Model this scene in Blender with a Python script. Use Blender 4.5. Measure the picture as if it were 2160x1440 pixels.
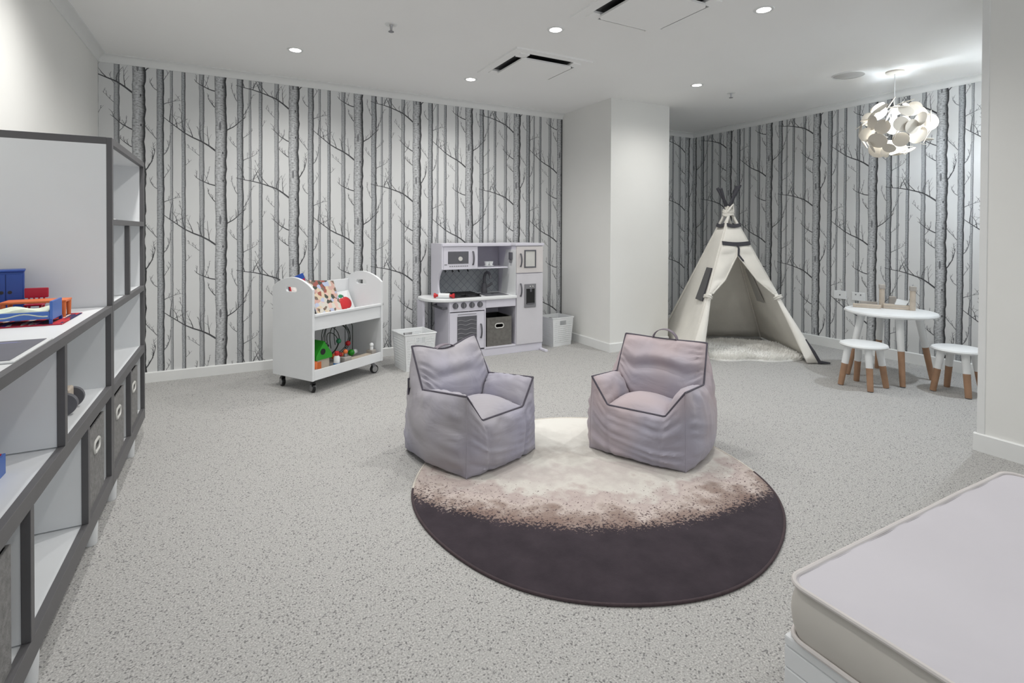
import bpy, bmesh, math, random
from mathutils import Vector, Matrix, noise
random.seed(7)
PI = math.pi
sc = bpy.context.scene
C = sc.collection
for o in list(bpy.data.objects):
    bpy.data.objects.remove(o)

# ---------------------------------------------------------------- camera
F_PX, YAW, PITCH, ROLL, CY = 1102.285, .493675, .010732, .0040385, 498.229
CAM_H = 1.15
fwd = Vector((math.sin(YAW)*math.cos(PITCH), math.cos(YAW)*math.cos(PITCH), -math.sin(PITCH)))
rgt = Vector((math.cos(YAW), -math.sin(YAW), 0))
upv = rgt.cross(fwd)
rgt, upv = math.cos(ROLL)*rgt + math.sin(ROLL)*upv, -math.sin(ROLL)*rgt + math.cos(ROLL)*upv
cd = bpy.data.cameras.new('camera')
cd.sensor_width = 36
cd.lens = F_PX/2160*36
cd.shift_y = -(720-CY)/2160
cd.clip_start = .02
cam = bpy.data.objects.new('camera', cd)
C.objects.link(cam)
M = Matrix((rgt, upv, -fwd)).transposed().to_4x4()
M.translation = Vector((0, 0, CAM_H))
cam.matrix_world = M
sc.camera = cam

# ---------------------------------------------------------------- world and exposure
w = bpy.data.worlds.new('world')
sc.world = w
w.use_nodes = True
w.node_tree.nodes['Background'].inputs[0].default_value = (.93, .97, 1, 1)
w.node_tree.nodes['Background'].inputs[1].default_value = .8
sc.view_settings.view_transform = 'Standard'
sc.view_settings.look = 'None'
sc.view_settings.gamma = 1
sc.view_settings.use_curve_mapping = False
sc.view_settings.exposure = 0.30
SPOT_W = 36
sc.cycles.diffuse_bounces = 8
sc.cycles.max_bounces = 12

# ---------------------------------------------------------------- helpers
def lin(*c):
    return tuple(((x/255)/12.92 if x/255 <= .04045 else ((x/255+.055)/1.055)**2.4) for x in c) + (1,)

def new_mat(name):
    m = bpy.data.materials.new(name)
    m.use_nodes = True
    nt = m.node_tree
    return m, nt, nt.nodes, nt.links, nt.nodes['Principled BSDF']

def mat(name, col, rough=.5, metal=0, var=.04, scale=12, bump=0, bscale=80, emis=None, es=0, coat=0, sheen=0):
    m, nt, N, L, P = new_mat(name)
    P.inputs['Roughness'].default_value = rough
    P.inputs['Metallic'].default_value = metal
    P.inputs['Coat Weight'].default_value = coat
    P.inputs['Sheen Weight'].default_value = sheen
    tc = N.new('ShaderNodeTexCoord')
    nz = N.new('ShaderNodeTexNoise')
    nz.inputs['Scale'].default_value = scale
    nz.inputs['Detail'].default_value = 4
    L.new(tc.outputs['Object'], nz.inputs['Vector'])
    rp = N.new('ShaderNodeValToRGB')
    rp.color_ramp.elements[0].color = tuple(max(0, x*(1-var)) for x in col[:3]) + (1,)
    rp.color_ramp.elements[1].color = tuple(min(1, x*(1+var)) for x in col[:3]) + (1,)
    rp.color_ramp.elements[0].position = .3
    rp.color_ramp.elements[1].position = .7
    L.new(nz.outputs[0], rp.inputs[0])
    L.new(rp.outputs[0], P.inputs['Base Color'])
    if bump:
        n2 = N.new('ShaderNodeTexNoise')
        n2.inputs['Scale'].default_value = bscale
        n2.inputs['Detail'].default_value = 3
        L.new(tc.outputs['Object'], n2.inputs['Vector'])
        b = N.new('ShaderNodeBump')
        b.inputs['Strength'].default_value = bump
        b.inputs['Distance'].default_value = .004
        L.new(n2.outputs[0], b.inputs['Height'])
        L.new(b.outputs[0], P.inputs['Normal'])
    if emis:
        P.inputs['Emission Color'].default_value = emis
        P.inputs['Emission Strength'].default_value = es
    return m

def merge(bm, t, mx=None, mi=0):
    if mx is not None:
        t.transform(mx)
    for f in t.faces:
        f.material_index = mi
    me = bpy.data.meshes.new('tmp')
    t.to_mesh(me)
    t.free()
    bm.from_mesh(me)
    bpy.data.meshes.remove(me)

def box(bm, x0, x1, y0, y1, z0, z1, bev=0, mx=None, mi=0, seg=2):
    t = bmesh.new()
    bmesh.ops.create_cube(t, size=1)
    sx, sy, sz = abs(x1-x0), abs(y1-y0), abs(z1-z0)
    for v in t.verts:
        v.co = Vector(((v.co.x+.5)*sx+min(x0, x1), (v.co.y+.5)*sy+min(y0, y1), (v.co.z+.5)*sz+min(z0, z1)))
    if bev:
        bmesh.ops.bevel(t, geom=list(t.edges), offset=min(bev, .45*min(sx, sy, sz)), segments=seg, affect='EDGES', profile=.5)
    merge(bm, t, mx, mi)
    return bm

def cyl(bm, p0, p1, r0, r1=None, n=20, mi=0, mx=None, cap=True):
    if r1 is None:
        r1 = r0
    p0, p1 = Vector(p0), Vector(p1)
    d = p1-p0
    t = bmesh.new()
    bmesh.ops.create_cone(t, cap_ends=cap, segments=n, radius1=r0, radius2=r1, depth=d.length)
    q = Vector((0, 0, 1)).rotation_difference(d.normalized()).to_matrix().to_4x4()
    q.translation = (p0+p1)/2
    t.transform(q)
    merge(bm, t, mx, mi)
    return bm

def ball(bm, c, r, sx=1, sy=1, sz=1, n=16, mi=0, mx=None):
    t = bmesh.new()
    bmesh.ops.create_uvsphere(t, u_segments=n, v_segments=max(6, n//2), radius=r)
    t.transform(Matrix.Translation(Vector(c)) @ Matrix.Diagonal((sx, sy, sz, 1)))
    merge(bm, t, mx, mi)
    return bm

def lathe(bm, prof, n=32, mi=0, mx=None, c=(0, 0, 0)):
    t = bmesh.new()
    rings = []
    for r, z in prof:
        if r < 1e-6:
            rings.append([t.verts.new((c[0], c[1], c[2]+z))])
        else:
            rings.append([t.verts.new((c[0]+r*math.cos(2*PI*i/n), c[1]+r*math.sin(2*PI*i/n), c[2]+z)) for i in range(n)])
    for a, b in zip(rings, rings[1:]):
        for i in range(n):
            j = (i+1) % n
            q = [a[i % len(a)], a[j % len(a)], b[j % len(b)], b[i % len(b)]]
            u = []
            for v in q:
                if v not in u:
                    u.append(v)
            if len(u) >= 3:
                try:
                    t.faces.new(u)
                except ValueError:
                    pass
    bmesh.ops.recalc_face_normals(t, faces=t.faces)
    merge(bm, t, mx, mi)
    return bm

def tube(bm, pts, r, n=8, mi=0, mx=None, closed=False):
    pts = [Vector(p) for p in pts]
    t = bmesh.new()
    rings = []
    m = len(pts)
    prev = None
    for i, p in enumerate(pts):
        a = pts[(i-1) % m] if (closed or i > 0) else p
        b = pts[(i+1) % m] if (closed or i < m-1) else p
        d = (b-a).normalized()
        if prev is None:
            s = d.orthogonal().normalized()
        else:
            s = (prev - d*prev.dot(d))
            s = s.normalized() if s.length > 1e-6 else d.orthogonal().normalized()
        prev = s
        k = d.cross(s)
        rr = r[i] if isinstance(r, (list, tuple)) else r
        rings.append([t.verts.new(p+(s*math.cos(2*PI*j/n)+k*math.sin(2*PI*j/n))*rr) for j in range(n)])
    rng = range(m) if closed else range(m-1)
    for i in rng:
        A, B_ = rings[i], rings[(i+1) % m]
        for j in range(n):
            t.faces.new((A[j], A[(j+1) % n], B_[(j+1) % n], B_[j]))
    if not closed:
        t.faces.new(rings[0][::-1])
        t.faces.new(rings[-1])
    merge(bm, t, mx, mi)
    return bm

def plate(bm, outer, holes, th, mx=None, mi=0):
    """flat board in the local XZ plane (x,z points), thickness th along +y, with real holes"""
    t = bmesh.new()
    edges = []
    for loop in [outer]+holes:
        vs = [t.verts.new((p[0], 0, p[1])) for p in loop]
        edges += [t.edges.new((vs[i], vs[(i+1) % len(vs)])) for i in range(len(vs))]
    bmesh.ops.triangle_fill(t, use_beauty=True, use_dissolve=False, edges=edges)
    r = bmesh.ops.extrude_face_region(t, geom=list(t.faces))
    for g in r['geom']:
        if isinstance(g, bmesh.types.BMVert):
            g.co.y += th
    bmesh.ops.recalc_face_normals(t, faces=t.faces)
    merge(bm, t, mx, mi)
    return bm

def stadium(cx, cz, w_, h, n=8):
    r = h/2
    pts = []
    for k in range(n+1):
        a = -PI/2+PI*k/n
        pts.append((cx+w_/2-r+r*math.cos(a), cz+r*math.sin(a)))
    for k in range(n+1):
        a = PI/2+PI*k/n
        pts.append((cx-w_/2+r+r*math.cos(a), cz+r*math.sin(a)))
    return pts

def obj(name, bm, mats, parent=None, smooth=False, loc=None, rotz=None, angle=40):
    me = bpy.data.meshes.new(name)
    bm.to_mesh(me)
    bm.free()
    for m in (mats if isinstance(mats, (list, tuple)) else [mats]):
        me.materials.append(m)
    if smooth:
        me.polygons.foreach_set('use_smooth', [True]*len(me.polygons))
        try:
            me.set_sharp_from_angle(angle=math.radians(angle))
        except Exception:
            pass
    o = bpy.data.objects.new(name, me)
    C.objects.link(o)
    if parent:
        o.parent = parent
    if loc:
        o.location = loc
    if rotz is not None:
        o.rotation_euler = (0, 0, rotz)
    return o

def tag(o, label, cat, group=None):
    o['label'] = label
    o['category'] = cat
    if group:
        o['group'] = group
    return o

def thing(name, label, cat, loc=(0, 0, 0), rotz=0, group=None):
    o = bpy.data.objects.new(name, None)
    o.empty_display_size = .1
    C.objects.link(o)
    o.location = loc
    o.rotation_euler = (0, 0, rotz)
    return tag(o, label, cat, group)

def struct(name, bm, m, parent=None, smooth=False):
    o = obj(name, bm, m, parent, smooth)
    if not parent:
        o['kind'] = 'structure'
    return o

def part(name, m, parent, fn, *a, smooth=False, **k):
    bm = bmesh.new()
    fn(bm, *a, **k)
    return obj(name, bm, m, parent, smooth)

def dup(root, loc, rotz, label=None):
    r = root.copy()
    C.objects.link(r)
    r.location = loc
    r.rotation_euler = (0, 0, rotz)
    if label:
        r['label'] = label
    for ch in list(root.children):
        c = ch.copy()
        C.objects.link(c)
        c.parent = r
        for g in list(ch.children):
            d = g.copy()
            C.objects.link(d)
            d.parent = c
    return r

# ---------------------------------------------------------------- materials
M_wall = mat('painted wall', lin(228, 228, 225), .6, var=.012, scale=3, bump=.05, bscale=300)
M_ceil = mat('painted ceiling', lin(242, 242, 241), .7, var=.008, scale=2)
M_trim = mat('gloss trim', lin(226, 227, 226), .35, var=.01)
M_white = mat('white laminate', lin(224, 226, 228), .4, var=.012, scale=6)
M_lav = mat('white lacquered play kitchen', lin(214, 212, 222), .4, var=.012, scale=6)
M_edge = mat('charcoal edge band', lin(88, 87, 89), .45, var=.05)
M_dgrey = mat('dark grey plastic', lin(92, 92, 98), .4, var=.05)
M_black = mat('black plastic', lin(22, 22, 24), .35, var=.1)
M_mgrey = mat('mid grey plastic', lin(128, 128, 132), .4, var=.05)
M_felt = mat('grey felt', lin(126, 125, 124), .9, var=.22, scale=55, bump=.5, bscale=220)
M_felt2 = mat('brown grey felt', lin(108, 106, 102), .9, var=.16, scale=45, bump=.5, bscale=220)
M_inner = mat('dark box lining', lin(36, 35, 37), .9, var=.1)
M_rim = mat('pale handle rim', lin(205, 204, 200), .5)
M_plas = mat('white plastic', lin(228, 230, 231), .35, var=.01)
M_wood = mat('pale wood', lin(190, 178, 164), .55, var=.09, scale=18)
M_beech = mat('beech leg wood', lin(158, 124, 98), .5, var=.12, scale=14)
M_grwood = mat('grey washed wood', lin(168, 162, 156), .6, var=.08, scale=20)
M_red = mat('red paint', lin(190, 34, 40), .4, var=.06)
M_crim = mat('crimson plastic', lin(176, 22, 56), .35, var=.05)
M_green = mat('green paint', lin(40, 150, 34), .4, var=.1)
M_leaf = mat('leaf green', lin(40, 128, 88), .4, var=.1)
M_blue = mat('blue paint', lin(34, 74, 158), .4, var=.06)
M_bluel = mat('soft blue paint', lin(66, 104, 178), .4, var=.06)
M_teal = mat('blue label', lin(28, 108, 172), .4)
M_cyan = mat('light blue fabric', lin(98, 184, 216), .8)
M_orange = mat('orange paint', lin(216, 112, 58), .45, var=.06)
M_metal = mat('brushed metal', lin(170, 170, 172), .3, metal=.9)
M_canvas = mat('natural canvas', lin(226, 223, 216), .85, var=.05, scale=5, bump=.35, bscale=35)
M_tape = mat('charcoal cotton tape', lin(66, 66, 72), .9, var=.06)
M_netdark = mat('dark netting', lin(92, 92, 93), .9)
M_rope = mat('cotton rope', lin(222, 219, 212), .85, var=.06, scale=60, bump=.5, bscale=150)
M_fur = mat('white fur', lin(250, 249, 246), .8, var=.05, scale=30)
M_lampwhite = mat('lamp lacquer', lin(214, 207, 196), .5, var=.02)
M_wire = mat('dark green wire', lin(52, 58, 52), .35, metal=.3)
M_cush = mat('pale lilac upholstery', lin(196, 193, 199), .8, var=.03, scale=3, bump=.12, bscale=12)
M_cushside = mat('taupe upholstery', lin(196, 192, 186), .85, var=.05, scale=4, bump=.15, bscale=14)
M_pipe = mat('cushion piping', lin(205, 200, 198), .8)

def fabric_mat(name, c1, c2):
    m, nt, N, L, P = new_mat(name)
    P.inputs['Roughness'].default_value = .75
    P.inputs['Sheen Weight'].default_value = .15
    tc = N.new('ShaderNodeTexCoord')
    n1 = N.new('ShaderNodeTexNoise')
    n1.inputs['Scale'].default_value = 2.6
    L.new(tc.outputs['Object'], n1.inputs['Vector'])
    rp = N.new('ShaderNodeValToRGB')
    rp.color_ramp.elements[0].color = c1
    rp.color_ramp.elements[1].color = c2
    rp.color_ramp.elements[0].position = .38
    rp.color_ramp.elements[1].position = .62
    L.new(n1.outputs[0], rp.inputs[0])
    L.new(rp.outputs[0], P.inputs['Base Color'])
    mp = N.new('ShaderNodeMapping')
    mp.inputs['Scale'].default_value = (5, 5, 8)
    L.new(tc.outputs['Object'], mp.inputs[0])
    n2 = N.new('ShaderNodeTexNoise')
    n2.inputs['Scale'].default_value = 1
    n2.inputs['Detail'].default_value = 3
    n2.inputs['Distortion'].default_value = 1.2
    L.new(mp.outputs[0], n2.inputs['Vector'])
    b = N.new('ShaderNodeBump')
    b.inputs['Strength'].default_value = .3
    b.inputs['Distance'].default_value = .02
    L.new(n2.outputs[0], b.inputs['Height'])
    L.new(b.outputs[0], P.inputs['Normal'])
    return m
M_bag1 = fabric_mat('lavender grey beanbag canvas', lin(162, 158, 164), lin(156, 154, 170))
M_bag2 = fabric_mat('lavender grey canvas tinted pink by light', lin(174, 160, 163), lin(160, 157, 170))  # pinkish light on the backrest mixed into the canvas colour as mauve
M_bagpipe = mat('beanbag piping', lin(84, 80, 90), .8)

def carpet_mat():
    m, nt, N, L, P = new_mat('speckled grey carpet')
    P.inputs['Roughness'].default_value = .95
    tc = N.new('ShaderNodeTexCoord')
    a = N.new('ShaderNodeTexNoise')
    a.inputs['Scale'].default_value = 190
    a.inputs['Detail'].default_value = 2
    a.inputs['Roughness'].default_value = .6
    L.new(tc.outputs['Object'], a.inputs['Vector'])
    r1 = N.new('ShaderNodeValToRGB')
    e = r1.color_ramp.elements
    e[0].position, e[0].color = .28, lin(120, 118, 115)
    e[1].position, e[1].color = .72, lin(206, 204, 201)
    k = e.new(.42)
    k.color = lin(163, 162, 160)
    k = e.new(.56)
    k.color = lin(176, 175, 173)
    L.new(a.outputs[0], r1.inputs[0])
    b = N.new('ShaderNodeTexVoronoi')
    b.inputs['Scale'].default_value = 210
    L.new(tc.outputs['Object'], b.inputs['Vector'])
    sep = N.new('ShaderNodeSeparateColor')
    L.new(b.outputs['Color'], sep.inputs[0])
    r2 = N.new('ShaderNodeValToRGB')
    r2.color_ramp.interpolation = 'CONSTANT'
    r2.color_ramp.elements[0].color = (.5, .5, .51, 1)
    r2.color_ramp.elements[1].color = (1, 1, 1, 1)
    r2.color_ramp.elements[1].position = .07
    L.new(sep.outputs[0], r2.inputs[0])
    mx = N.new('ShaderNodeMix')
    mx.data_type = 'RGBA'
    mx.blend_type = 'MULTIPLY'
    mx.inputs[0].default_value = 1
    L.new(r1.outputs[0], mx.inputs[6])
    L.new(r2.outputs[0], mx.inputs[7])
    L.new(mx.outputs[2], P.inputs['Base Color'])
    bp = N.new('ShaderNodeBump')
    bp.inputs['Strength'].default_value = .35
    bp.inputs['Distance'].default_value = .004
    L.new(a.outputs[0], bp.inputs['Height'])
    L.new(bp.outputs[0], P.inputs['Normal'])
    return m
M_carpet = carpet_mat()

def trunk_mat(name, dark, light, contrast):
    m, nt, N, L, P = new_mat(name)
    P.inputs['Roughness'].default_value = .6
    tc = N.new('ShaderNodeTexCoord')
    sep = N.new('ShaderNodeSeparateXYZ')
    L.new(tc.outputs['UV'], sep.inputs[0])
    r = N.new('ShaderNodeValToRGB')
    e = r.color_ramp.elements
    def mixc(t):
        return tuple(dark[i]*(1-t)+light[i]*t for i in range(3))+(1,)
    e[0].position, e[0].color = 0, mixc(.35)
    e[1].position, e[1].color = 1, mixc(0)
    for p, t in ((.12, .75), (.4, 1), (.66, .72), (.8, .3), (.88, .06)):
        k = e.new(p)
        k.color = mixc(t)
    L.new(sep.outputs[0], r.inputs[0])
    mp = N.new('ShaderNodeMapping')
    mp.inputs['Scale'].default_value = (3, 75, 1)
    L.new(tc.outputs['UV'], mp.inputs[0])
    nz = N.new('ShaderNodeTexNoise')
    nz.inputs['Scale'].default_value = 1.4
    nz.inputs['Detail'].default_value = 5
    nz.inputs['Roughness'].default_value = .7
    L.new(mp.outputs[0], nz.inputs['Vector'])
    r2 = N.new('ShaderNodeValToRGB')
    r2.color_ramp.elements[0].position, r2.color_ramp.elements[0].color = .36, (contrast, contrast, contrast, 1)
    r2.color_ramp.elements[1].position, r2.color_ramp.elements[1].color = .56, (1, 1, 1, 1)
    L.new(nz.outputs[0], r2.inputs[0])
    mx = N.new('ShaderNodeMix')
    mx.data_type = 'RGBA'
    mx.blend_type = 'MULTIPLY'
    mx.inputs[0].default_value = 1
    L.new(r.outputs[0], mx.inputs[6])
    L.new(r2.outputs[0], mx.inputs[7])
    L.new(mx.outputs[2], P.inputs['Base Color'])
    return m
M_paper = mat('wallpaper ground', lin(213, 214, 214), .6, var=.01, scale=3)
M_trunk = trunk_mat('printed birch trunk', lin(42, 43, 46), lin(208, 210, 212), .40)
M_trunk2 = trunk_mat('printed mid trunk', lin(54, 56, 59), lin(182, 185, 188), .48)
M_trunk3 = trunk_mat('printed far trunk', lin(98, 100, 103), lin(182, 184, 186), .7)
M_ink = mat('printed branch ink', lin(70, 71, 74), .6, var=.2, scale=60)
M_ink2 = mat('printed twig ink', lin(118, 119, 122), .6, var=.1, scale=60)

# ---------------------------------------------------------------- room
XL, YA, XB, YR, ZC = -.841, 4.74, 5.27, 4.86, 2.41
XC0, XC1, YC = 3.165, 3.91, 3.915          # column
XW, YW, YBACK = 3.475, 1.253, -1.7         # wall by the doorway, open rear end
CORN = 2.355

bm = bmesh.new()
box(bm, XL-.2, XB+.2, YBACK, YR+.2, -.1, 0)
struct('floor', bm, M_carpet)
bm = bmesh.new()
box(bm, XL-.2, XB+.2, YBACK, YR+.2, ZC, ZC+.1)
struct('ceiling', bm, M_ceil)
bm = bmesh.new()
box(bm, XL-.2, XL, YBACK, YA+.2, 0, ZC)
struct('wall_left', bm, M_wall)
bm = bmesh.new()
box(bm, XW, XB+.2, YBACK, YW, 0, ZC)
struct('wall_doorway', bm, M_wall)
bm = bmesh.new()
box(bm, XC0, XC1, YC, YR, 0, ZC)
struct('wall_column', bm, M_wall)

def wallpaper(name, P, u0, u1, z0, z1, phase, backbox):
    """one wall mesh: solid wall plus the flat printed trunks and branches of its paper.
    P(u,z,off) gives the world point; off is the print's offset (under a millimetre)"""
    bm = bmesh.new()
    box(bm, *backbox, mi=0)
    uvl = bm.loops.layers.uv.verify()
    def quad(pts, uvs, mi):
        us = [p[0] for p in pts]
        if max(us) <= u0 or min(us) >= u1:
            return
        zs = [p[1] for p in pts]
        if max(zs) <= z0 or min(zs) >= z1:
            return
        vs = [bm.verts.new(P(min(max(p[0], u0), u1), min(max(p[1], z0), z1), p[2])) for p in pts]
        f = bm.faces.new(vs)
        f.material_index = mi
        for lp, uv in zip(f.loops, uvs):
            lp[uvl].uv = uv
    def trunk(uc, wd, mi, off, seed, step=.035):
        n = int((z1-z0)/step)+1
        pl = None
        for i in range(n+1):
            z = z0+(z1-z0)*i/n
            zz = (z*1.0) % .74
            a = noise.noise((seed*3.1, zz*14, 0))*wd*.06
            b = noise.noise((seed*3.1+50, zz*17, 0))*wd*.10
            s = noise.noise((seed*1.7, zz*3.2, 4))*wd*.10
            cur = (uc-wd/2+a+s, uc+wd/2+b+s, z)
            if pl:
                quad([(pl[0], pl[2], off), (pl[1], pl[2], off), (cur[1], z, off), (cur[0], z, off)],
                     [(0, pl[2]), (1, pl[2]), (1, z), (0, z)], mi)
            pl = cur
    def strip(pts, w0, w1, mi, off):
        n = len(pts)
        L_, R_ = [], []
        for i, p in enumerate(pts):
            a = pts[max(0, i-1)]
            b = pts[min(n-1, i+1)]
            dx, dz = b[0]-a[0], b[1]-a[1]
            l = math.hypot(dx, dz) or 1
            wd = (w0+(w1-w0)*i/(n-1))/2
            L_.append((p[0]-dz/l*wd, p[1]+dx/l*wd, off))
            R_.append((p[0]+dz/l*wd, p[1]-dx/l*wd, off))
        for i in range(n-1):
            quad([R_[i], R_[i+1], L_[i+1], L_[i]], [(0, 0)]*4, mi)
    def curve(u, z, ang, ln, bend, rng, n=6):
        pts = [(u, z)]
        for i in range(n):
            ang += bend/n + rng.uniform(-.22, .22)
            u += math.cos(ang)*ln/n
            z += math.sin(ang)*ln/n
            pts.append((u, z))
        return pts, ang
    def branch(u, z, ang, ln, bend, wd, rng, off, twigs=5, mi=4):
        pts, end = curve(u, z, ang, ln, bend, rng, 7)
        strip(pts, wd, wd*.3, mi, off)
        for k in range(twigs):
            i = 1+int((len(pts)-2)*(k+.5)/twigs)
            p, q = pts[i], pts[i+1]
            da = math.atan2(q[1]-p[1], q[0]-p[0])
            up = PI/2
            a2 = da+(up-da)*rng.uniform(.45, 1.1)
            tl = ln*rng.uniform(.22, .42)
            tp, e2 = curve(p[0], p[1], a2, tl, rng.uniform(-.5, .5), rng, 4)
            strip(tp, max(.0035, wd*.45), .0016, mi, off+.00003)
            for j in (1, 2, 3):
                if rng.random() < .75:
                    sp, _ = curve(tp[j][0], tp[j][1], a2+rng.choice((-1, 1))*rng.uniform(.4, .9), tl*.38, 0, rng, 2)
                    strip(sp, .0026, .0014, 5, off+.00002)
    n0 = math.floor((u0-phase)/.534)-1
    n1 = math.ceil((u1-phase)/.534)+1
    for k in range(n0, n1+1):
        uc = phase+.534*k
        par = k % 2
        zo = (2.155 if par == 0 else 1.766)
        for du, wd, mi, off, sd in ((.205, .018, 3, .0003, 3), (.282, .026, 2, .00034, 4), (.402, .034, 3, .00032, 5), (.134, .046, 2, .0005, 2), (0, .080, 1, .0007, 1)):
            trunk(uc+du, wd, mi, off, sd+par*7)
        for r_ in range(-1, 5):
            zj = zo-.74*r_
            rng = random.Random(11+par)
            branch(uc-.034, zj, 2.42, .43, .42, .013, rng, .0006, 6)
            branch(uc-.034, zj-.27, 2.95, .17, -1.0, .009, rng, .0006, 3)
            branch(uc+.036, zj+.17, .72, .19, .35, .009, rng, .0006, 4)
            # knots on the wide trunk
            for dz, du, s in ((-.01, .012, .007), (-.23, .014, .007), (.2, -.006, .012)):
                m = 8
                ring = [(uc+du+s*.7*math.cos(2*PI*i/m), zj+dz+s*1.6*math.sin(2*PI*i/m)*(2 if s > .01 else 1), .00075) for i in range(m)]
                for i in range(1, m-1):
                    quad([ring[0], ring[i], ring[i+1]], [(0, 0)]*3, 4 if s < .01 else 5)
            rng = random.Random(31+par)
            um = uc+.134
            branch(um+.02, zj-.06, .75, .13, .1, .0065, rng, .00045, 3, 5)
            branch(um-.02, zj+.04, 2.5, .10, -.4, .006, rng, .00045, 2, 5)
            branch(um+.02, zj+.30, .6, .16, .5, .007, rng, .00045, 4, 5)
            branch(uc+.395, zj-.3, 2.2, .09, -.4, .005, rng, .00033, 2, 5)
            branch(uc+.415, zj+.1, .9, .12, .2, .005, rng, .00033, 3, 5)
            branch(um-.02, zj-.33, 2.3, .13, -.3, .006, rng, .00045, 3, 5)
            branch(um+.02, zj+.12, .8, .10, .3, .005, rng, .00045, 3, 5)
            branch(uc+.20, zj-.22, .7, .11, .2, .0045, rng, .00035, 3, 5)
            branch(uc+.385, zj+.31, 2.3, .10, -.2, .0045, rng, .00033, 3, 5)
            branch(uc-.034, zj+.34, 2.7, .11, -.8, .007, rng, .0006, 3)
            branch(uc+.29, zj+.22, 1.0, .07, 0, .004, rng, .00036, 1, 5)
            branch(uc+.275, zj-.12, 2.2, .08, 0, .004, rng, .00036, 2, 5)
    o = obj(name, bm, [M_paper, M_trunk, M_trunk2, M_trunk3, M_ink, M_ink2])
    o['kind'] = 'structure'
    return o
wallpaper('wall_back', lambda u, z, o: Vector((u, YA-o, z)), XL, XC0, .076, CORN, -.601, (XL-.2, XC0, YA, YA+.2, 0, ZC))
wallpaper('wall_recess', lambda u, z, o: Vector((u, YR-o, z)), XC1, XB, .09, CORN, 5.17, (XC1, XB+.2, YR, YR+.2, 0, ZC))
wallpaper('wall_right', lambda u, z, o: Vector((XB-o, -u, z)), -YR, -YW, .09, CORN, -2.165, (XB, XB+.2, YW, YR, 0, ZC))

def run(name, profile, a, b, nrm, m):
    """sweep a (d,z) profile, d measured into the room along nrm, from a to b"""
    t = bmesh.new()
    A = [t.verts.new((a[0]+nrm[0]*d, a[1]+nrm[1]*d, z)) for d, z in profile]
    B_ = [t.verts.new((b[0]+nrm[0]*d, b[1]+nrm[1]*d, z)) for d, z in profile]
    n = len(profile)
    for i in range(n):
        t.faces.new((A[i], A[(i+1) % n], B_[(i+1) % n], B_[i]))
    t.faces.new(A)
    t.faces.new(B_[::-1])
    bmesh.ops.recalc_face_normals(t, faces=t.faces)
    o = obj(name, t, m, smooth=True, angle=35)
    o['kind'] = 'structure'
    return o
def cove(h, d):
    p = [(0, ZC), (0, ZC-h), (.006, ZC-h)]
    for k in range(7):
        a = PI/2*k/6
        p.append((d-(d-.006)*math.cos(a), ZC-h+.006+(h-.012)*math.sin(a)))
    p += [(d, ZC-.004), (d, ZC)]
    return p
def skirt(h, d=.015):
    return [(0, 0), (d, 0), (d, h-.006), (d-.005, h), (0, h)]
run('trim_1', cove(.055, .055), (XL, YA), (XC0, YA), (0, -1), M_trim)
run('trim_2', cove(.055, .055), (XL, YBACK), (XL, YA), (1, 0), M_trim)
run('trim_3', cove(.055, .055), (XB, YW), (XB, YR), (-1, 0), M_trim)
run('trim_4', cove(.055, .055), (XC1, YR), (XB, YR), (0, -1), M_trim)
run('baseboard_back', skirt(.077), (XL, YA), (XC0, YA), (0, -1), M_trim)
run('baseboard_left', skirt(.077), (XL, YBACK), (XL, YA), (1, 0), M_trim)
run('baseboard_right', skirt(.095), (XB, YW), (XB, YR), (-1, 0), M_trim)
run('baseboard_recess', skirt(.095), (XC1, YR), (XB, YR), (0, -1), M_trim)
run('baseboard_column_side', skirt(.085), (XC0, YC), (XC0, YA), (-1, 0), M_trim)
run('baseboard_column_front', skirt(.085), (XC0-.015, YC), (XC1, YC), (0, -1), M_trim)
run('baseboard_doorway', skirt(.095), (XW, YBACK), (XW, YW+.015), (-1, 0), M_trim)
bm = bmesh.new()
box(bm, XW-.004, XW+.02, YW-.028, YW+.004, .095, ZC, .002)
struct('trim_5', bm, M_trim)

# ---------------------------------------------------------------- ceiling fittings
M_glow = mat('lit downlight lens', (1, 1, 1, 1), .5, emis=(1, .97, .93, 1), es=14)
def downlight(x, y, label, visible=True, power=SPOT_W, col=(1, .985, .955), size=158):
    t = thing('downlight', label, 'ceiling light', (x, y, ZC), 0, 'recessed downlights in the ceiling')
    bm = bmesh.new()
    lathe(bm, [(.038, 0), (.038, -.004), (.052, -.004), (.056, 0)], 32)
    obj('trim_ring', bm, M_trim, t, True)
    bm = bmesh.new()
    lathe(bm, [(0, -.003), (.038, -.003)], 32)
    obj('lens', bm, M_glow, t)
    ld = bpy.data.lights.new('downlight_beam', 'SPOT')
    ld.energy = power
    ld.color = col
    ld.spot_size = math.radians(size)
    ld.spot_blend = 1
    ld.shadow_soft_size = .035
    lo = bpy.data.objects.new('downlight_beam', ld)
    C.objects.link(lo)
    lo.parent = t
    lo.location = (0, 0, -.02)
DL = 'small round recessed downlight in the ceiling on the shelving and bench side'
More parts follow.
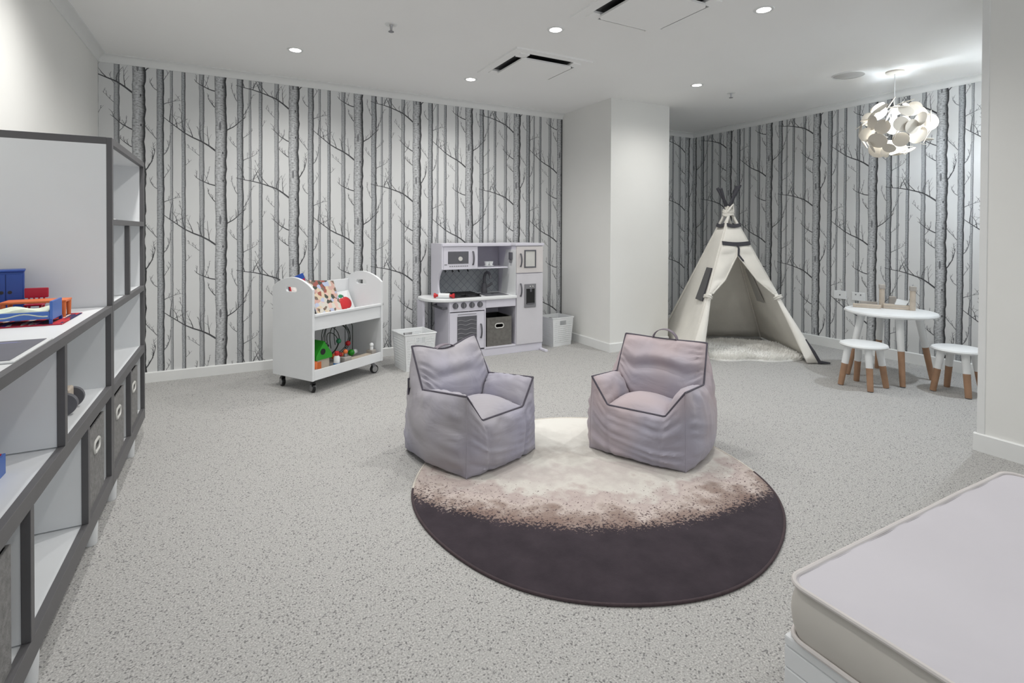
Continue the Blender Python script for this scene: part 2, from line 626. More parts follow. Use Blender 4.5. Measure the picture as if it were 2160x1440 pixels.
DLS = {(.4, 3.956): 'recessed downlight in the ceiling close to the birch wall above the book trolley',
       (1.792, 2.765): 'recessed downlight between the two ceiling air conditioners, over the rug',
       (1.762, 4.011): 'recessed downlight beside the air conditioner over the play kitchen',
       (3.533, 3.22): 'recessed downlight in the ceiling just in front of the white column',
       (2.664, 1.948): 'recessed downlight by the air conditioner over the rug, towards the play table',
       (-.28, 2.85): 'recessed downlight in the ceiling over the tall bookcase front',
       (.4, 2.6): 'recessed downlight over the carpet between tall bookcase and rug',
       (.4, 1.2): 'recessed downlight over the carpet beside the low bookcase',
       (1.79, 1.2): 'recessed downlight over the dark edge of the moon rug',
       (1.8, -.3): 'recessed downlight over the long pale bench cushion',
       (.4, -.3): 'recessed downlight over the carpet alongside the bench cushion'}
for x, y in ((.4, 3.956), (1.792, 2.765), (1.762, 4.011), (3.533, 3.22), (2.664, 1.948), (.4, 2.6), (-.28, 2.85), (.4, 1.2), (1.79, 1.2), (.4, -.3), (1.8, -.3)):
    downlight(x, y, DLS.get((x, y), DL), power=SPOT_W*({(3.533, 3.22): .9, (-.28, 2.85): 1.2}.get((x, y), 1 if y > 1.3 else .4)))
downlight(4.72, 1.45, 'unseen cool white downlight added in the play table recess, behind the doorway wall', col=(.86, .93, 1), power=SPOT_W*1.7)  # unseen lamp added for the cool glow on the right wall

def cassette(loc, label):
    t = thing('ceiling_air_conditioner', label, 'air conditioner', loc, 0, 'square ceiling air conditioners')
    h = .325
    bm = bmesh.new()
    plate(bm, [(-h, -h), (h, -h), (h, h), (-h, h)], [[(-.262, -.262), (.262, -.262), (.262, .262), (-.262, .262)]], .012, Matrix.Rotation(PI/2, 4, 'X'))
    o = obj('frame', bm, M_ceil, t)
    o.location = (0, 0, -.012)
    bm = bmesh.new()
    box(bm, -.262, .262, -.262, .262, -.003, -.001)
    obj('air_slot', bm, M_black, t)
    bm = bmesh.new()
    q = [(-.214, -.19), (-.19, -.214), (.19, -.214), (.214, -.19), (.214, .19), (.19, .214), (-.19, .214), (-.214, .19)]
    plate(bm, q, [], .012, Matrix.Rotation(PI/2, 4, 'X'))
    o = obj('grille_panel', bm, M_ceil, t)
    o.location = (0, 0, -.034)
    for sx in (-1, 1):
        for sy in (-1, 1):
            part('corner_cover', M_ceil, t, box, sx*.262, sx*.185, sy*.262, sy*.185, -.020, -.0035, .002)
    return t
cassette((2.05, 3.47, ZC), 'square ceiling air conditioner cassette between the play kitchen and the middle of the room')
cassette((2.08, 2.225, ZC), 'square ceiling air conditioner cassette above the moon rug')

def sprinkler(x, y, label):
    t = thing('fire_sprinkler', label, 'sprinkler', (x, y, ZC), 0, 'ceiling fire sprinklers')
    part('cover_plate', M_trim, t, lathe, [(0, -.002), (.034, -.004), (.038, 0)], 24, smooth=True)
    part('body', M_metal, t, lathe, [(0, -.04), (.007, -.04), (.008, -.01), (.011, -.003), (0, -.003)], 12, smooth=True)
    part('deflector', M_mgrey, t, lathe, [(0, -.046), (.017, -.045), (.017, -.042), (0, -.041)], 16)
sprinkler(.868, 3.188, 'small fire sprinkler head in the ceiling in front of the book trolley')
sprinkler(4.008, 3.256, 'small fire sprinkler head in the ceiling above the teepee entrance')

sp = thing('ceiling_speaker', 'flat round ceiling speaker grille beside the disc pendant lamp', 'speaker', (4.367, 2.427, ZC))
part('grille', mat('speaker grille', lin(186, 185, 183), .7, var=.1, scale=400), sp, lathe, [(0, -.008), (.1, -.007), (.108, -.005)], 40, smooth=True)
part('rim', M_trim, sp, lathe, [(.108, 0), (.108, -.008), (.114, -.006), (.117, 0)], 40, smooth=True)

# pendant of interlocking discs
PX, PY, PZ = 4.586, 2.20, 1.975
pl = thing('pendant_lamp', 'white pendant lamp made of many interlocking round discs above the play table', 'pendant lamp', (PX, PY, PZ))
part('ceiling_canopy', M_lampwhite, pl, lathe, [(0, ZC-PZ), (.062, ZC-PZ), (.062, ZC-PZ-.012), (.05, ZC-PZ-.02), (0, ZC-PZ-.022)], 32, smooth=True)
part('cord', M_plas, pl, cyl, (0, 0, .15), (0, 0, ZC-PZ-.02), .003, n=8)
part('lamp_holder', M_plas, pl, cyl, (0, 0, .06), (0, 0, .15), .018)
M_bulb = mat('lit bulb', (1, 1, 1, 1), .5, emis=(.9, .95, 1, 1), es=25)
part('bulb', M_bulb, pl, ball, (0, 0, .045), .032, smooth=True)
rng = random.Random(4)
disc_me = {}
for rr in (.045, .055, .066):
    bm = bmesh.new()
    lathe(bm, [(0, -.0015), (rr, -.0015), (rr, .0015), (0, .0015)], 28)
    disc_me[rr] = obj('disc', bm, M_lampwhite, pl, True)
first = dict(disc_me)
ND = 66
for i in range(ND):
    zf = 1-2*(i+.5)/ND
    if zf > .88:
        continue
    ph = i*2.39996
    k = math.sqrt(max(0, 1-zf*zf))
    # a waisted stack: small crown on top, wide middle, rounded base
    wide = .235*k if zf < .45 else .15*k+.02
    p = Vector((wide*math.cos(ph)*rng.uniform(.82, 1.06), wide*math.sin(ph)*rng.uniform(.82, 1.06), zf*.205+rng.uniform(-.015, .015)))
    rr = rng.choice((.045, .055, .055, .066))
    n_ = Vector((p.x, p.y, p.z*.8)).normalized()
    if i % 3 == 1:
        n_ = (n_.cross(Vector((0, 0, 1))) + Vector((0, 0, .25))).normalized()
    if i % 5 == 2:
        n_ = (n_*.25 + Vector((0, 0, 1))).normalized()
    n_ = (n_+Vector((rng.uniform(-.25, .25), rng.uniform(-.25, .25), rng.uniform(-.25, .25)))).normalized()
    if rr in first:
        o = first.pop(rr)
    else:
        o = disc_me[rr].copy()
        C.objects.link(o)
    o.location = p
    o.rotation_mode = 'QUATERNION'
    o.rotation_quaternion = Vector((0, 0, 1)).rotation_difference(n_)
ld = bpy.data.lights.new('pendant_light', 'POINT')
ld.energy = 15
ld.color = (.80, .90, 1)
ld.shadow_soft_size = .04
lo = bpy.data.objects.new('pendant_light', ld)
C.objects.link(lo)
lo.parent = pl
lo.location = (0, 0, .05)

# wall sockets
def socket(y, z, label, double):
    t = thing('wall_socket', label, 'wall socket', (XB, y, z))
    wd = .058 if not double else .06
    part('plate', M_plas, t, box, -.007, -.0008, -wd, wd, -.04, .04, .004)
    for s in ((-.022, .022) if double else (0,)):
        part('switch', M_mgrey, t, box, -.009, -.006, s-.006, s+.006, .012 if double else -.008, .024 if double else .006, .001)
socket(2.985, .535, 'white blank wall plate with one small switch, nearer the teepee', False)
socket(2.815, .535, 'white double wall socket plate, partly behind the play table', True)

# ---------------------------------------------------------------- shelving along the left wall
XF = -.423
def fabric_box(label, loc, w_, d, h, rotz, m, group='fabric storage boxes'):
    t = thing('storage_box', label, 'storage box', loc, rotz, group)
    hw, hd = w_/2, d/2
    hole = stadium(0, h*.70, min(.085, w_*.3), .030)
    bm = bmesh.new()
    plate(bm, [(-hw, 0), (hw, 0), (hw, h), (-hw, h)], [hole], .006, Matrix.Translation((0, -hd, 0)))
    obj('front_panel', bm, m, t)
    part('back_panel', m, t, box, -hw, hw, hd-.006, hd, 0, h)
    for s in (-1, 1):
        part('side_panel', m, t, box, s*hw, s*(hw-.006), -hd+.006, hd-.006, 0, h)
    part('bottom', M_inner, t, box, -hw+.006, hw-.006, -hd+.006, hd-.006, 0, .006)
    bm = bmesh.new()
    for a in (box,):
        box(bm, -hw+.007, hw-.007, hd-.008, hd-.0065, .006, h-.002)
        box(bm, -hw+.0065, -hw+.008, -hd+.007, hd-.008, .006, h-.002)
        box(bm, hw-.008, hw-.0065, -hd+.007, hd-.008, .006, h-.002)
    obj('lining', bm, M_inner, t)
    bm = bmesh.new()
    tube(bm, [(x, -hd-.001, z) for x, z in stadium(0, h*.70, min(.085, w_*.3)+.010, .040)], .0055, 6, closed=True)
    obj('handle_rim', bm, M_rim, t, True)
    return t

def shelf_unit(name, label, y0, y1, levels, rows, near_end_white, top_dark):
    """levels: (z0,z1) boards from bottom to top; rows: divider y-ranges per row"""
    t = thing(name, label, 'shelving', (0, 0, 0))
    t.location = (XL+.2, (y0+y1)/2, 0)
    off = Matrix.Translation((-(XL+.2), -(y0+y1)/2, 0))
    def bx(nm, m, *a, **k):
        bm = bmesh.new()
        box(bm, *a, **k)
        bm.transform(off)
        return obj(nm, bm, m, t)
    xb, xs = XL+.018, XF-.019
    e = .026
    zb, zt = levels[0][0], levels[-1][1]
    bx('back_panel', M_white, xb, xb+.008, y0+e, y1-e, zb+.01, zt-.01)
    for yy in (y0, y1-e):
        bx('side_panel', M_white, xb, xs, yy, yy+e, zb, levels[-1][0])
        bx('edge_strip', M_edge, xs, XF, yy, yy+e, zb, zt, bev=.001, seg=1)
    for i, (a, b) in enumerate(levels):
        top = i == len(levels)-1
        c = (a+b)/2 if i == 0 else (a if top else a)
        bx('shelf_board', M_white, xb, xs, y0+.004 if top else y0+e, y1-.004 if top else y1-e, a, b-.004)
        bx('edge_strip', M_edge, xs, XF, y0+e, y1-e, a, b, bev=.001, seg=1)
        if top and top_dark:
            for yy in (y0, y1-.004):
                bx('edge_strip', M_edge, xb, xs, yy, yy+.004, a, b)
            bx('top_skin', M_edge, xb, xs, y0+.004, y1-.004, b-.004, b)
    for (z0, z1), divs in rows:
        for ya, yb in divs:
            bx('divider', M_white, xb+.008, xs, ya+.003, yb-.003, z0, z1)
            bx('edge_strip', M_edge, xs, XF, ya, yb, z0, z1, bev=.001, seg=1)
    ys = [y0+.12, y1-.30] if y1-y0 < 1.2 else [y0+.2, (y0+y1)/2-.1, y1-.235]
    for yy in ys:
        for xx in (XF-.030, XL+.07):
            bm = bmesh.new()
            lathe(bm, [(0, 0), (.019, 0), (.021, .004), (.024, zb), (0, zb)], 20, c=(xx, yy, 0))
            bm.transform(off)
            obj('leg', bm, M_white, t, True)
    return t
LV = [(.10, .158), (.478, .521), (.812, .84)]
shelf_unit('low_bookcase', 'low white bookcase with charcoal edges under the toy furniture', 1.02, 2.63, LV,
           [((.158, .478), [(1.64, 1.666), (2.214, 2.24)]), ((.521, .812), [(1.94, 1.966)])], True, False)
shelf_unit('tall_bookcase', 'tall white bookcase with charcoal edges against the birch wallpaper corner', 2.634, 3.53,
           [(.10, .158), (.47, .51), (.812, .84), (1.166, 1.19), (1.492, 1.52)],
           [((.158, .47), [(3.062, 3.088)]), ((.84, 1.166), [(3.04, 3.066)])], True, True)
BXD = .36
def shelf_box(label, ya, yb, h=.285):
    return fabric_box(label, (XF-.035-BXD/2+.02, (ya+yb)/2, .1545), yb-ya, BXD, h, PI/2, M_felt)
shelf_box('grey felt storage box in the low bookcase right beside the tall bookcase', 2.285, 2.545)
shelf_box('grey felt storage box in the tall bookcase, in the bottom cell touching the low bookcase', 2.69, 2.975, .275)
shelf_box('grey felt storage box in the tall bookcase, in the bottom cell next to the wallpaper', 3.115, 3.38, .275)
shelf_box('grey felt storage box in the low bookcase, beyond the empty bottom cell', 1.24, 1.565)

CT = .836  # counter surface
# toy wardrobe
t = thing('toy_wardrobe', 'blue toy wardrobe with two doors and round finger holes', 'toy wardrobe', (-.716, 2.53, CT+.0005), math.radians(13))
part('body', M_blue, t, box, -.048, .048, -.03, .045, .006, .158, .002)
for s_ in (-1, 1):
    d_ = part('door', M_blue, t, box, s_*.001, s_*.045, -.034, -.0305, .010, .150, .001)
    bm = bmesh.new()
    cyl(bm, (s_*.011, -.0342, .085), (s_*.011, -.0352, .085), .006, n=16)
    obj('finger_hole', bm, M_black, d_)
part('top', M_blue, t, box, -.051, .051, -.037, .047, .158, .165, .002)
part('plinth', M_blue, t, box, -.044, .044, -.026, .04, 0, .006)
# play mat under toy furniture
def mat_weave():
    m, nt, N, L, P = new_mat('woven striped mat')
    P.inputs['Roughness'].default_value = .9
    tc = N.new('ShaderNodeTexCoord')
    mp = N.new('ShaderNodeMapping')
    mp.inputs['Scale'].default_value = (90, 14, 1)
    L.new(tc.outputs['Object'], mp.inputs[0])
    v = N.new('ShaderNodeTexVoronoi')
    v.inputs['Scale'].default_value = 1
    L.new(mp.outputs[0], v.inputs['Vector'])
    s = N.new('ShaderNodeSeparateColor')
    L.new(v.outputs['Color'], s.inputs[0])
    r = N.new('ShaderNodeValToRGB')
    r.color_ramp.interpolation = 'CONSTANT'
    e = r.color_ramp.elements
    e[0].color = lin(150, 26, 36)
    e[1].position, e[1].color = .3, lin(44, 40, 84)
    for p, c in ((.5, lin(186, 40, 48)), (.68, lin(210, 190, 180)), (.78, lin(90, 60, 140)), (.9, lin(60, 30, 40))):
        k = e.new(p)
        k.color = c
    L.new(s.outputs[0], r.inputs[0])
    L.new(r.outputs[0], P.inputs['Base Color'])
    return m
t = thing('toy_mat', 'small red striped woven mat under the toy furniture', 'toy mat', (-.655, 2.335, CT+.0005))
part('weave', mat_weave(), t, box, -.168, .168, -.125, .125, 0, .003)
for s in (-1, 1):
    part('border', M_crim, t, box, -.168, .168, s*.125, s*.133, 0, .003)
MT = CT+.004
# toy bed
t = thing('toy_bed', 'blue toy bed with pale blanket on the striped mat', 'toy bed', (-.64, 2.27, MT))
part('headboard', M_bluel, t, box, .118, .126, -.055, .055, .012, .074, .002)
part('headboard', M_bluel, t, box, -.126, -.118, -.055, .055, .012, .090, .002)
for s in (-1, 1):
    part('side_rail', M_bluel, t, box, -.118, .118, s*.055, s*.049, .016, .040, .001)
    for sx in (-.122, .122):
        part('leg', M_blue, t, box, sx-.004, sx+.004, s*.055-.004, s*.055+.004, 0, .014)
part('slat_base', M_bluel, t, box, -.118, .118, -.049, .049, .020, .026)
part('mattress', M_fur, t, box, -.116, .116, -.048, .048, .026, .040, .005)
bm = bmesh.new()
bmesh.ops.create_grid(bm, x_segments=14, y_segments=8, size=1)
for v in bm.verts:
    x, y = v.co.x*.082+.032, v.co.y*.057
    v.co = Vector((x, y, .046+.005*math.sin(x*60+y*30)-max(0, abs(y)-.045)*1.4))
o = obj('blanket', bm, mat('pale blanket', lin(214, 222, 205), .9, var=.1, scale=60), t, True)
o.modifiers.new('thick', 'SOLIDIFY').thickness = .003
part('pillow', M_cyan, t, ball, (-.085, 0, .050), .03, .8, 1.1, .35, smooth=True)
# toy doll on bed
t = thing('toy_figure', 'small white and green toy figure beside the toy bed', 'toy figure', (-.79, 2.25, MT))
part('body', M_leaf, t, lathe, [(0, 0), (.014, 0), (.016, .02), (.009, .05), (0, .052)], 14, smooth=True)
part('head', M_plas, t, ball, (0, 0, .064), .015, smooth=True)
# toy table and chair
t = thing('toy_table', 'orange toy table standing behind the toy bed', 'toy table', (-.60, 2.405, MT))
part('table_top', M_orange, t, box, -.088, .088, -.04, .04, .052, .060, .002)
for sx in (-.08, .08):
    for sy in (-.033, .033):
        part('leg', M_orange, t, cyl, (sx, sy, 0), (sx, sy, .052), .006, .0075, n=12)
t = thing('toy_chair', 'crimson toy chair with rounded back at the orange toy table', 'toy chair', (-.625, 2.48, CT+.0005))
part('seat', M_crim, t, box, -.026, .026, -.024, .024, .036, .042, .003)
part('backrest', M_crim, t, box, -.034, .034, .018, .025, .062, .098, .003)
for sx in (-.018, -.006, .006, .018):
    part('spindle', M_crim, t, cyl, (sx, .021, .040), (sx*1.2, .021, .064), .003, n=8)
for sx in (-.02, .02):
    for sy in (-.018, .018):
        part('leg', M_crim, t, cyl, (sx, sy, 0), (sx, sy, .037), .004, n=8)
# board lying on the counter
t = thing('drawing_board', 'dark grey drawing board with white border lying on the low bookcase', 'drawing board', (-.56, 1.77, CT+.0005))
part('border', M_plas, t, box, -.115, .115, -.152, .152, 0, .005, .002)
bm = bmesh.new()
box(bm, -.104, .104, -.140, .140, .0052, .0062)
obj('writing_surface', bm, mat('slate surface', lin(98, 98, 108), .5, var=.06, scale=9), t)
bm = bmesh.new()
box(bm, -.01, .05, .108, .112, .0063, .0066)
box(bm, .0, .06, .10, .102, .0063, .0066)
obj('chalk_marks', bm, mat('chalk marks', lin(150, 152, 196), .8), t)
# things on the low bookcase's middle shelf
SH = .5175
t = thing('toy_roller', 'wooden pull toy with grey wheels on the low bookcase shelf', 'wooden toy', (-.52, 2.31, SH))
part('body', M_wood, t, box, -.05, .03, -.018, .05, .03, .082, .006)
for sx in (-.035, .022):
    for sy, s2 in ((-.02, -.044), (.052, .07)):
        part('wheel', M_dgrey, t, cyl, (sx, sy, .036), (sx, s2, .036), .0355, n=28)
part('knob', M_wood, t, ball, (-.01, .015, .092), .014, smooth=True)
t = thing('toy_tray', 'blue open toy tray with red inside on the low bookcase shelf', 'toy tray', (-.60, 1.70, SH))
part('base', M_red, t, box, -.08, .08, -.1, .1, 0, .006)
for s in (-1, 1):
    part('side', M_bluel, t, box, s*.08, s*.086, -.106, .106, 0, .052, .001)
    part('end', M_bluel, t, box, -.08, .08, s*.1, s*.106, 0, .052, .001)
    part('lining', M_red, t, box, s*.0755, s*.0795, -.0995, .0995, .006, .054)
    part('lining', M_red, t, box, -.0755, .0755, s*.0955, s*.0995, .006, .054)
# tall bookcase, top compartment
S1 = 1.1865
t = thing('toy_truck', 'red and white toy truck with black wheels in the tall bookcase', 'toy truck', (-.50, 2.735, S1))
part('cab', M_crim, t, box, -.035, .035, -.028, .04, .022, .06, .004)
part('chassis', M_plas, t, box, -.04, .04, -.035, .045, .012, .022, .002)
for sy in (-.02, .028):
    for sx in (-.04, .034):
        part('wheel', M_black, t, cyl, (sx, sy, .014), (sx+.008, sy, .014), .0138, n=16)
for i, (zz, dx) in enumerate(((0, 0), (.0215, .01), (.043, -.006))):
    t = thing('wooden_board', 'pale wooden toy board, %s of the stack in the tall bookcase' % ('lowest', 'middle', 'topmost')[i], 'wooden toy', (-.60+dx, 2.90, S1+zz), .05*i)
    part('board', M_grwood, t, box, -.09, .09, -.12, .12, 0, .016, .003)
    part('inlay', M_wood, t, box, -.06, .06, -.09, .09, .0155, .021, .002)
t = thing('wooden_cone', 'pale cone shaped wooden block standing by the board stack', 'wooden toy', (-.52, 3.07, S1))
part('cone', M_wood, t, lathe, [(0, 0), (.036, 0), (.034, .01), (.012, .075), (0, .08)], 20, smooth=True)
part('foot_ring', M_plas, t, lathe, [(.0355, .001), (.040, .001), (.040, .012), (.0345, .012)], 20, smooth=True)

# ---------------------------------------------------------------- book trolley
TA = math.radians(32.5)
TR = thing('book_trolley', 'white wheeled book trolley with arched ends and hand slots', 'book trolley', (.497, 3.837, 0), TA)
TW, TD = .695, .425
def arch():
    p = [(0, .095), (TD, .095), (TD, .735)]
    for k in range(1, 16):
        a = k/16
        b = TD*(1-a)
        p.append((b, .735+.078*math.sin(PI*a)**.8))
    p.append((0, .735))
    return p
for a in (0, TW-.02):
    bm = bmesh.new()
    hole = stadium(TD*.52, .725, .115, .034)
    # local plate lies in XZ with thickness +y; turn so that plate x runs along trolley +y
    plate(bm, arch(), [hole], .02, Matrix.Translation((a+.02, 0, 0)) @ Matrix.Rotation(PI/2, 4, 'Z'))
    o = obj('end_panel', bm, M_white, TR)
    md = o.modifiers.new('bevel', 'BEVEL')
    md.width = .002
    md.limit_method = 'ANGLE'
X0, X1 = .0205, TW-.0205
part('shelf_board', M_white, TR, box, X0, X1, .012, TD-.012, .105, .12)
part('shelf_lip', M_white, TR, box, X0, X1, .002, .014, .097, .168, .002)
part('shelf_lip', M_white, TR, box, X0, X1, TD-.014, TD-.002, .097, .15, .002)
part('front_rail', M_white, TR, box, X0, X1, .010, .022, .445, .545, .001)
part('rail_cap', M_white, TR, box, X0, X1, -.002, .024, .542, .560, .003)
part('tray_floor', M_white, TR, box, X0, X1, .022, .119, .470, .482)
part('back_board', M_white, TR, box, X0, X1, .362, .376, .10, .745, .003)
part('tray_floor', M_white, TR, box, X0, X1, .12, .362, .470, .482)
for i, (cx, cy) in enumerate(((.05, .05), (.05, TD-.05), (TW-.06, .05), (TW-.06, TD-.05))):
    mxc = Matrix.Translation((cx, cy, 0)) @ Matrix.Rotation(math.radians((70, 78, -14, -8)[i]), 4, 'Z')
    bm = bmesh.new()
    cyl(bm, (0, 0, .094), (0, 0, .074), .011, n=14)
    box(bm, -.014, .014, -.011, .011, .066, .075, .002)
    for q in (-1, 1):
        box(bm, -.010, .018, q*.012-.0015, q*.012+.0015, .026, .072, .001)
    bm.transform(mxc)
    c = obj('caster', bm, M_black if i < 2 else M_mgrey, TR)
    part('wheel', M_black, c, cyl, (.01, -.009, .033), (.01, .009, .033), .0328, n=28, mx=mxc)
    part('hub', M_metal, c, cyl, (.01, -.0145, .033), (.01, .0145, .033), .023, n=24, mx=mxc)

def tw(a, b, z):
    return (.497+a*math.cos(TA)-b*math.sin(TA), 3.837+a*math.sin(TA)+b*math.cos(TA), z)
def collage(name, cols, scale, seed):
    m, nt, N, L, P = new_mat(name)
    P.inputs['Roughness'].default_value = .35
    tc = N.new('ShaderNodeTexCoord')
    mp = N.new('ShaderNodeMapping')
    mp.inputs['Location'].default_value = (seed, seed*.7, 0)
    L.new(tc.outputs['Object'], mp.inputs[0])
    v = N.new('ShaderNodeTexVoronoi')
    v.inputs['Scale'].default_value = scale
    L.new(mp.outputs[0], v.inputs['Vector'])
    s = N.new('ShaderNodeSeparateColor')
    L.new(v.outputs['Color'], s.inputs[0])
    r = N.new('ShaderNodeValToRGB')
    r.color_ramp.interpolation = 'CONSTANT'
    e = r.color_ramp.elements
    e[0].color = cols[0]
    e[1].position, e[1].color = 1/len(cols), cols[1]
    for i, c in enumerate(cols[2:]):
        k = e.new((i+2)/len(cols))
        k.color = c
    L.new(s.outputs[0], r.inputs[0])
    L.new(r.outputs[0], P.inputs['Base Color'])
    return m
M_collage = collage('picture book cover', [lin(205, 188, 162), lin(196, 160, 150), lin(70, 74, 66), lin(200, 196, 186), lin(150, 84, 74), lin(212, 178, 168), lin(174, 182, 206), lin(118, 100, 88)], 34, 3)
def book(label, a, b, wd, ht, thk, cover, lean, tilt=0):
    """book standing in the tray: a along the trolley, b into it, leaning back by lean degrees from flat"""
    t = thing('picture_book', label, 'book')
    lift = wd*math.sin(max(0, -tilt))*math.sin(math.radians(lean))+.0008
    t.matrix_world = Matrix.Translation(Vector(tw(0, 0, 0))) @ Matrix.Rotation(TA, 4, 'Z') @ Matrix.Translation((a, b, .482+lift)) @ Matrix.Rotation(math.radians(lean), 4, 'X') @ Matrix.Rotation(tilt, 4, 'Z')
    part('pages', M_fur, t, box, .002, wd-.002, .002, ht-.002, .002, thk-.002)
    part('cover', cover, t, box, 0, wd, 0, ht, thk-.002, thk)
    part('cover', cover, t, box, 0, wd, 0, ht, 0, .002)
    return t
t = book('large picture book with a busy pink and green cover on the trolley', .215, .205, .235, .295, .014, M_collage, 60, -.10)
t = book('white book edged in red, half behind the big picture book', .050, .225, .14, .27, .008, mat('white red cover', lin(214, 206, 202), .4, var=.2, scale=60), 66, -.06)
part('spine', M_red, t, box, -.001, .008, 0, .27, 0, .0105)
t = book('white board book with a red apple on its cover', .485, .265, .165, .175, .012, M_plas, 64, .05)
bm = bmesh.new()
ball(bm, (.060, .068, .012), .05, 1, 1, .18, 24)
ball(bm, (.100, .074, .012), .05, 1, 1, .18, 24)
obj('apple', bm, M_red, t, True)
part('leaf', M_leaf, t, ball, (.062, .135, .0125), .022, 1.1, .7, .12, smooth=True)
part('stem', M_black, t, box, .084, .090, .115, .140, .011, .0140)
t = book('small white picture book with grey drawings behind the apple book', .385, .315, .075, .20, .008, collage('sketch cover', [lin(220, 220, 216), lin(190, 192, 186), lin(120, 140, 120), lin(226, 226, 222)], 60, 1), 78)
t = book('blue book sticking up above the trolley board by the arched end', .150, .322, .15, .310, .012, M_blue, 84, .30)
part('corner_sticker', M_crim, t, box, .10, .148, .24, .27, .0118, .0126)

# toys on the lower shelf (local trolley coordinates)
TS = .1205
def tthing(name, label, cat, a, b, rot=0):
    return thing(name, label, cat, tw(a, b, TS), TA+rot)
t = tthing('toy_house', 'wooden toy house with a green peaked roof on the trolley shelf', 'toy house', .155, .13)
part('body', M_wood, t, box, -.055, .055, -.06, .06, 0, .105, .002)
bm = bmesh.new()
plate(bm, [(-.075, .095), (.075, .095), (.07, .125), (.0, .225), (-.07, .125)], [], .14, Matrix.Translation((0, -.07, 0)))
obj('roof', bm, M_green, t)
part('roof_hole', M_black, t, cyl, (-.012, -.0705, .15), (-.012, -.072, .15), .022, n=24)
part('dormer', M_black, t, cyl, (.044, -.02, .165), (.066, -.02, .182), .022, n=24)
for zz in (.03, .065):
    for yy in (-.035, .01):
        part('window', M_black, t, box, .0553, .057, yy, yy+.02, zz, zz+.022)
        part('window_bar', M_wood, t, box, .0571, .058, yy+.009, yy+.011, zz, zz+.022)
part('door', M_orange, t, box, -.05, -.02, -.062, -.0603, .005, .08)
t = tthing('toy_bottle', 'white toy bottle with an orange top by the arched end', 'toy bottle', .055, .045)
part('bottle', M_plas, t, lathe, [(0, 0), (.019, 0), (.021, .004), (.021, .048), (0, .048)], 20, smooth=True)
part('cap', M_orange, t, lathe, [(.022, .0485), (.022, .092), (.018, .097), (0, .097)], 20, smooth=True)
t = tthing('toy_bottle', 'white toy bottle with a blue base and red cap beside the toy house', 'toy bottle', .262, .05)
part('base', M_teal, t, lathe, [(0, 0), (.024, 0), (.025, .003), (.025, .045), (0, .045)], 20, smooth=True)
part('bottle', M_plas, t, lathe, [(.023, .0455), (.023, .085), (.014, .1), (0, .1)], 20, smooth=True)
part('cap', M_red, t, lathe, [(.016, .1005), (.017, .125), (.013, .13), (0, .13)], 16, smooth=True)
t = tthing('toy_mallet_bench', 'grey wooden pounding bench with pegs on the trolley shelf', 'wooden toy', .45, .06, .0)
part('bench_end', M_grwood, t, box, -.13, -.06, -.03, .035, 0, .07, .003)
part('bench_end', M_grwood, t, box, .155, .20, -.03, .035, 0, .07, .003)
part('bench_top', M_wood, t, box, -.06, .155, -.025, .03, .030, .045, .003)
for i, (x, m) in enumerate(((-.095, M_metal), (.178, M_plas))):
    part('peg', m, t, cyl, (x, 0, .07), (x, 0, .095), .014, n=16)
    part('peg_head', M_orange if i == 0 else M_plas, t, ball, (x, 0, .108), .018, smooth=True)
t = tthing('bead_maze', 'bead maze with looping dark wires and coloured beads on the trolley', 'bead maze', .438, .25)
part('base', M_grwood, t, box, -.19, .20, -.10, .10, 0, .018, .004)
def loops(cx, y, rx, rz, cz, a0, a1, n=22):
    return [(cx+rx*math.cos(a0+(a1-a0)*i/n), y+.02*math.sin(i*.5), cz+rz*math.sin(a0+(a1-a0)*i/n)) for i in range(n+1)]
for cx, y, rx, rz, cz in ((-.02, -.05, .10, .13, .165), (0, 0, .125, .14, .168), (-.035, .04, .085, .12, .15), (.02, -.02, .07, .11, .17), (-.05, .0, .05, .085, .14)):
    part('wire', M_wire, t, tube, loops(cx, y, rx, rz, cz, -PI*.75, PI*1.1), .0032, 6, smooth=True)
part('wire', M_wire, t, tube, [(.11, .02, .017), (.11, .02, .22)] + [(.15-.04*math.cos(PI*k/10), .02, .22+.06*math.sin(PI*k/10)) for k in range(1, 10)] + [(.19, .02, .22), (.19, .02, .017)], .003, 6, smooth=True)
part('wire', M_wire, t, tube, [(-.13, 0, .017), (-.13, 0, .2), (-.10, 0, .29), (-.05, 0, .3)], .003, 6, smooth=True)
for x, y, z, r, m in ((-.03, -.06, .165, .02, M_leaf), (.065, -.06, .13, .021, M_red), (.08, -.08, .055, .026, M_green), (.11, -.082, .055, .02, M_plas), (-.09, -.075, .06, .022, M_orange), (-.04, -.08, .06, .022, M_red), (-.06, -.06, .045, .02, M_green), (0, -.06, .05, .02, M_orange), (-.14, -.05, .04, .018, M_red), (.17, -.03, .04, .02, M_plas)):
    part('bead', m, t, ball, (x, y, z), r, smooth=True)

# ---------------------------------------------------------------- play kitchen
KX0, KX1, KY = 1.69, 2.655, 4.30
K = thing('play_kitchen', 'white wooden play kitchen with oven, sink, microwave and fridge', 'play kitchen', (2.17, 4.5, 0))
KM = Matrix.Translation((-2.17, -4.5, 0))
def kb(name, m, x0, x1, y0, y1, z0, z1, bev=.0015, parent=None):
    bm = bmesh.new()
    box(bm, x0, x1, y0, y1, z0, z1, bev, mx=KM)
    return obj(name, bm, m, parent or K)
def kf(name, m, fn, *a, parent=None, smooth=True, **k):
    bm = bmesh.new()
    fn(bm, *a, **k)
    bm.transform(KM)
    return obj(name, bm, m, parent or K, smooth)
kb('plinth', M_lav, KX0, KX1, KY+.012, 4.68, 0, .07)
kb('foot', M_lav, 2.625, 2.653, 4.20, 4.31, 0, .022, .004)
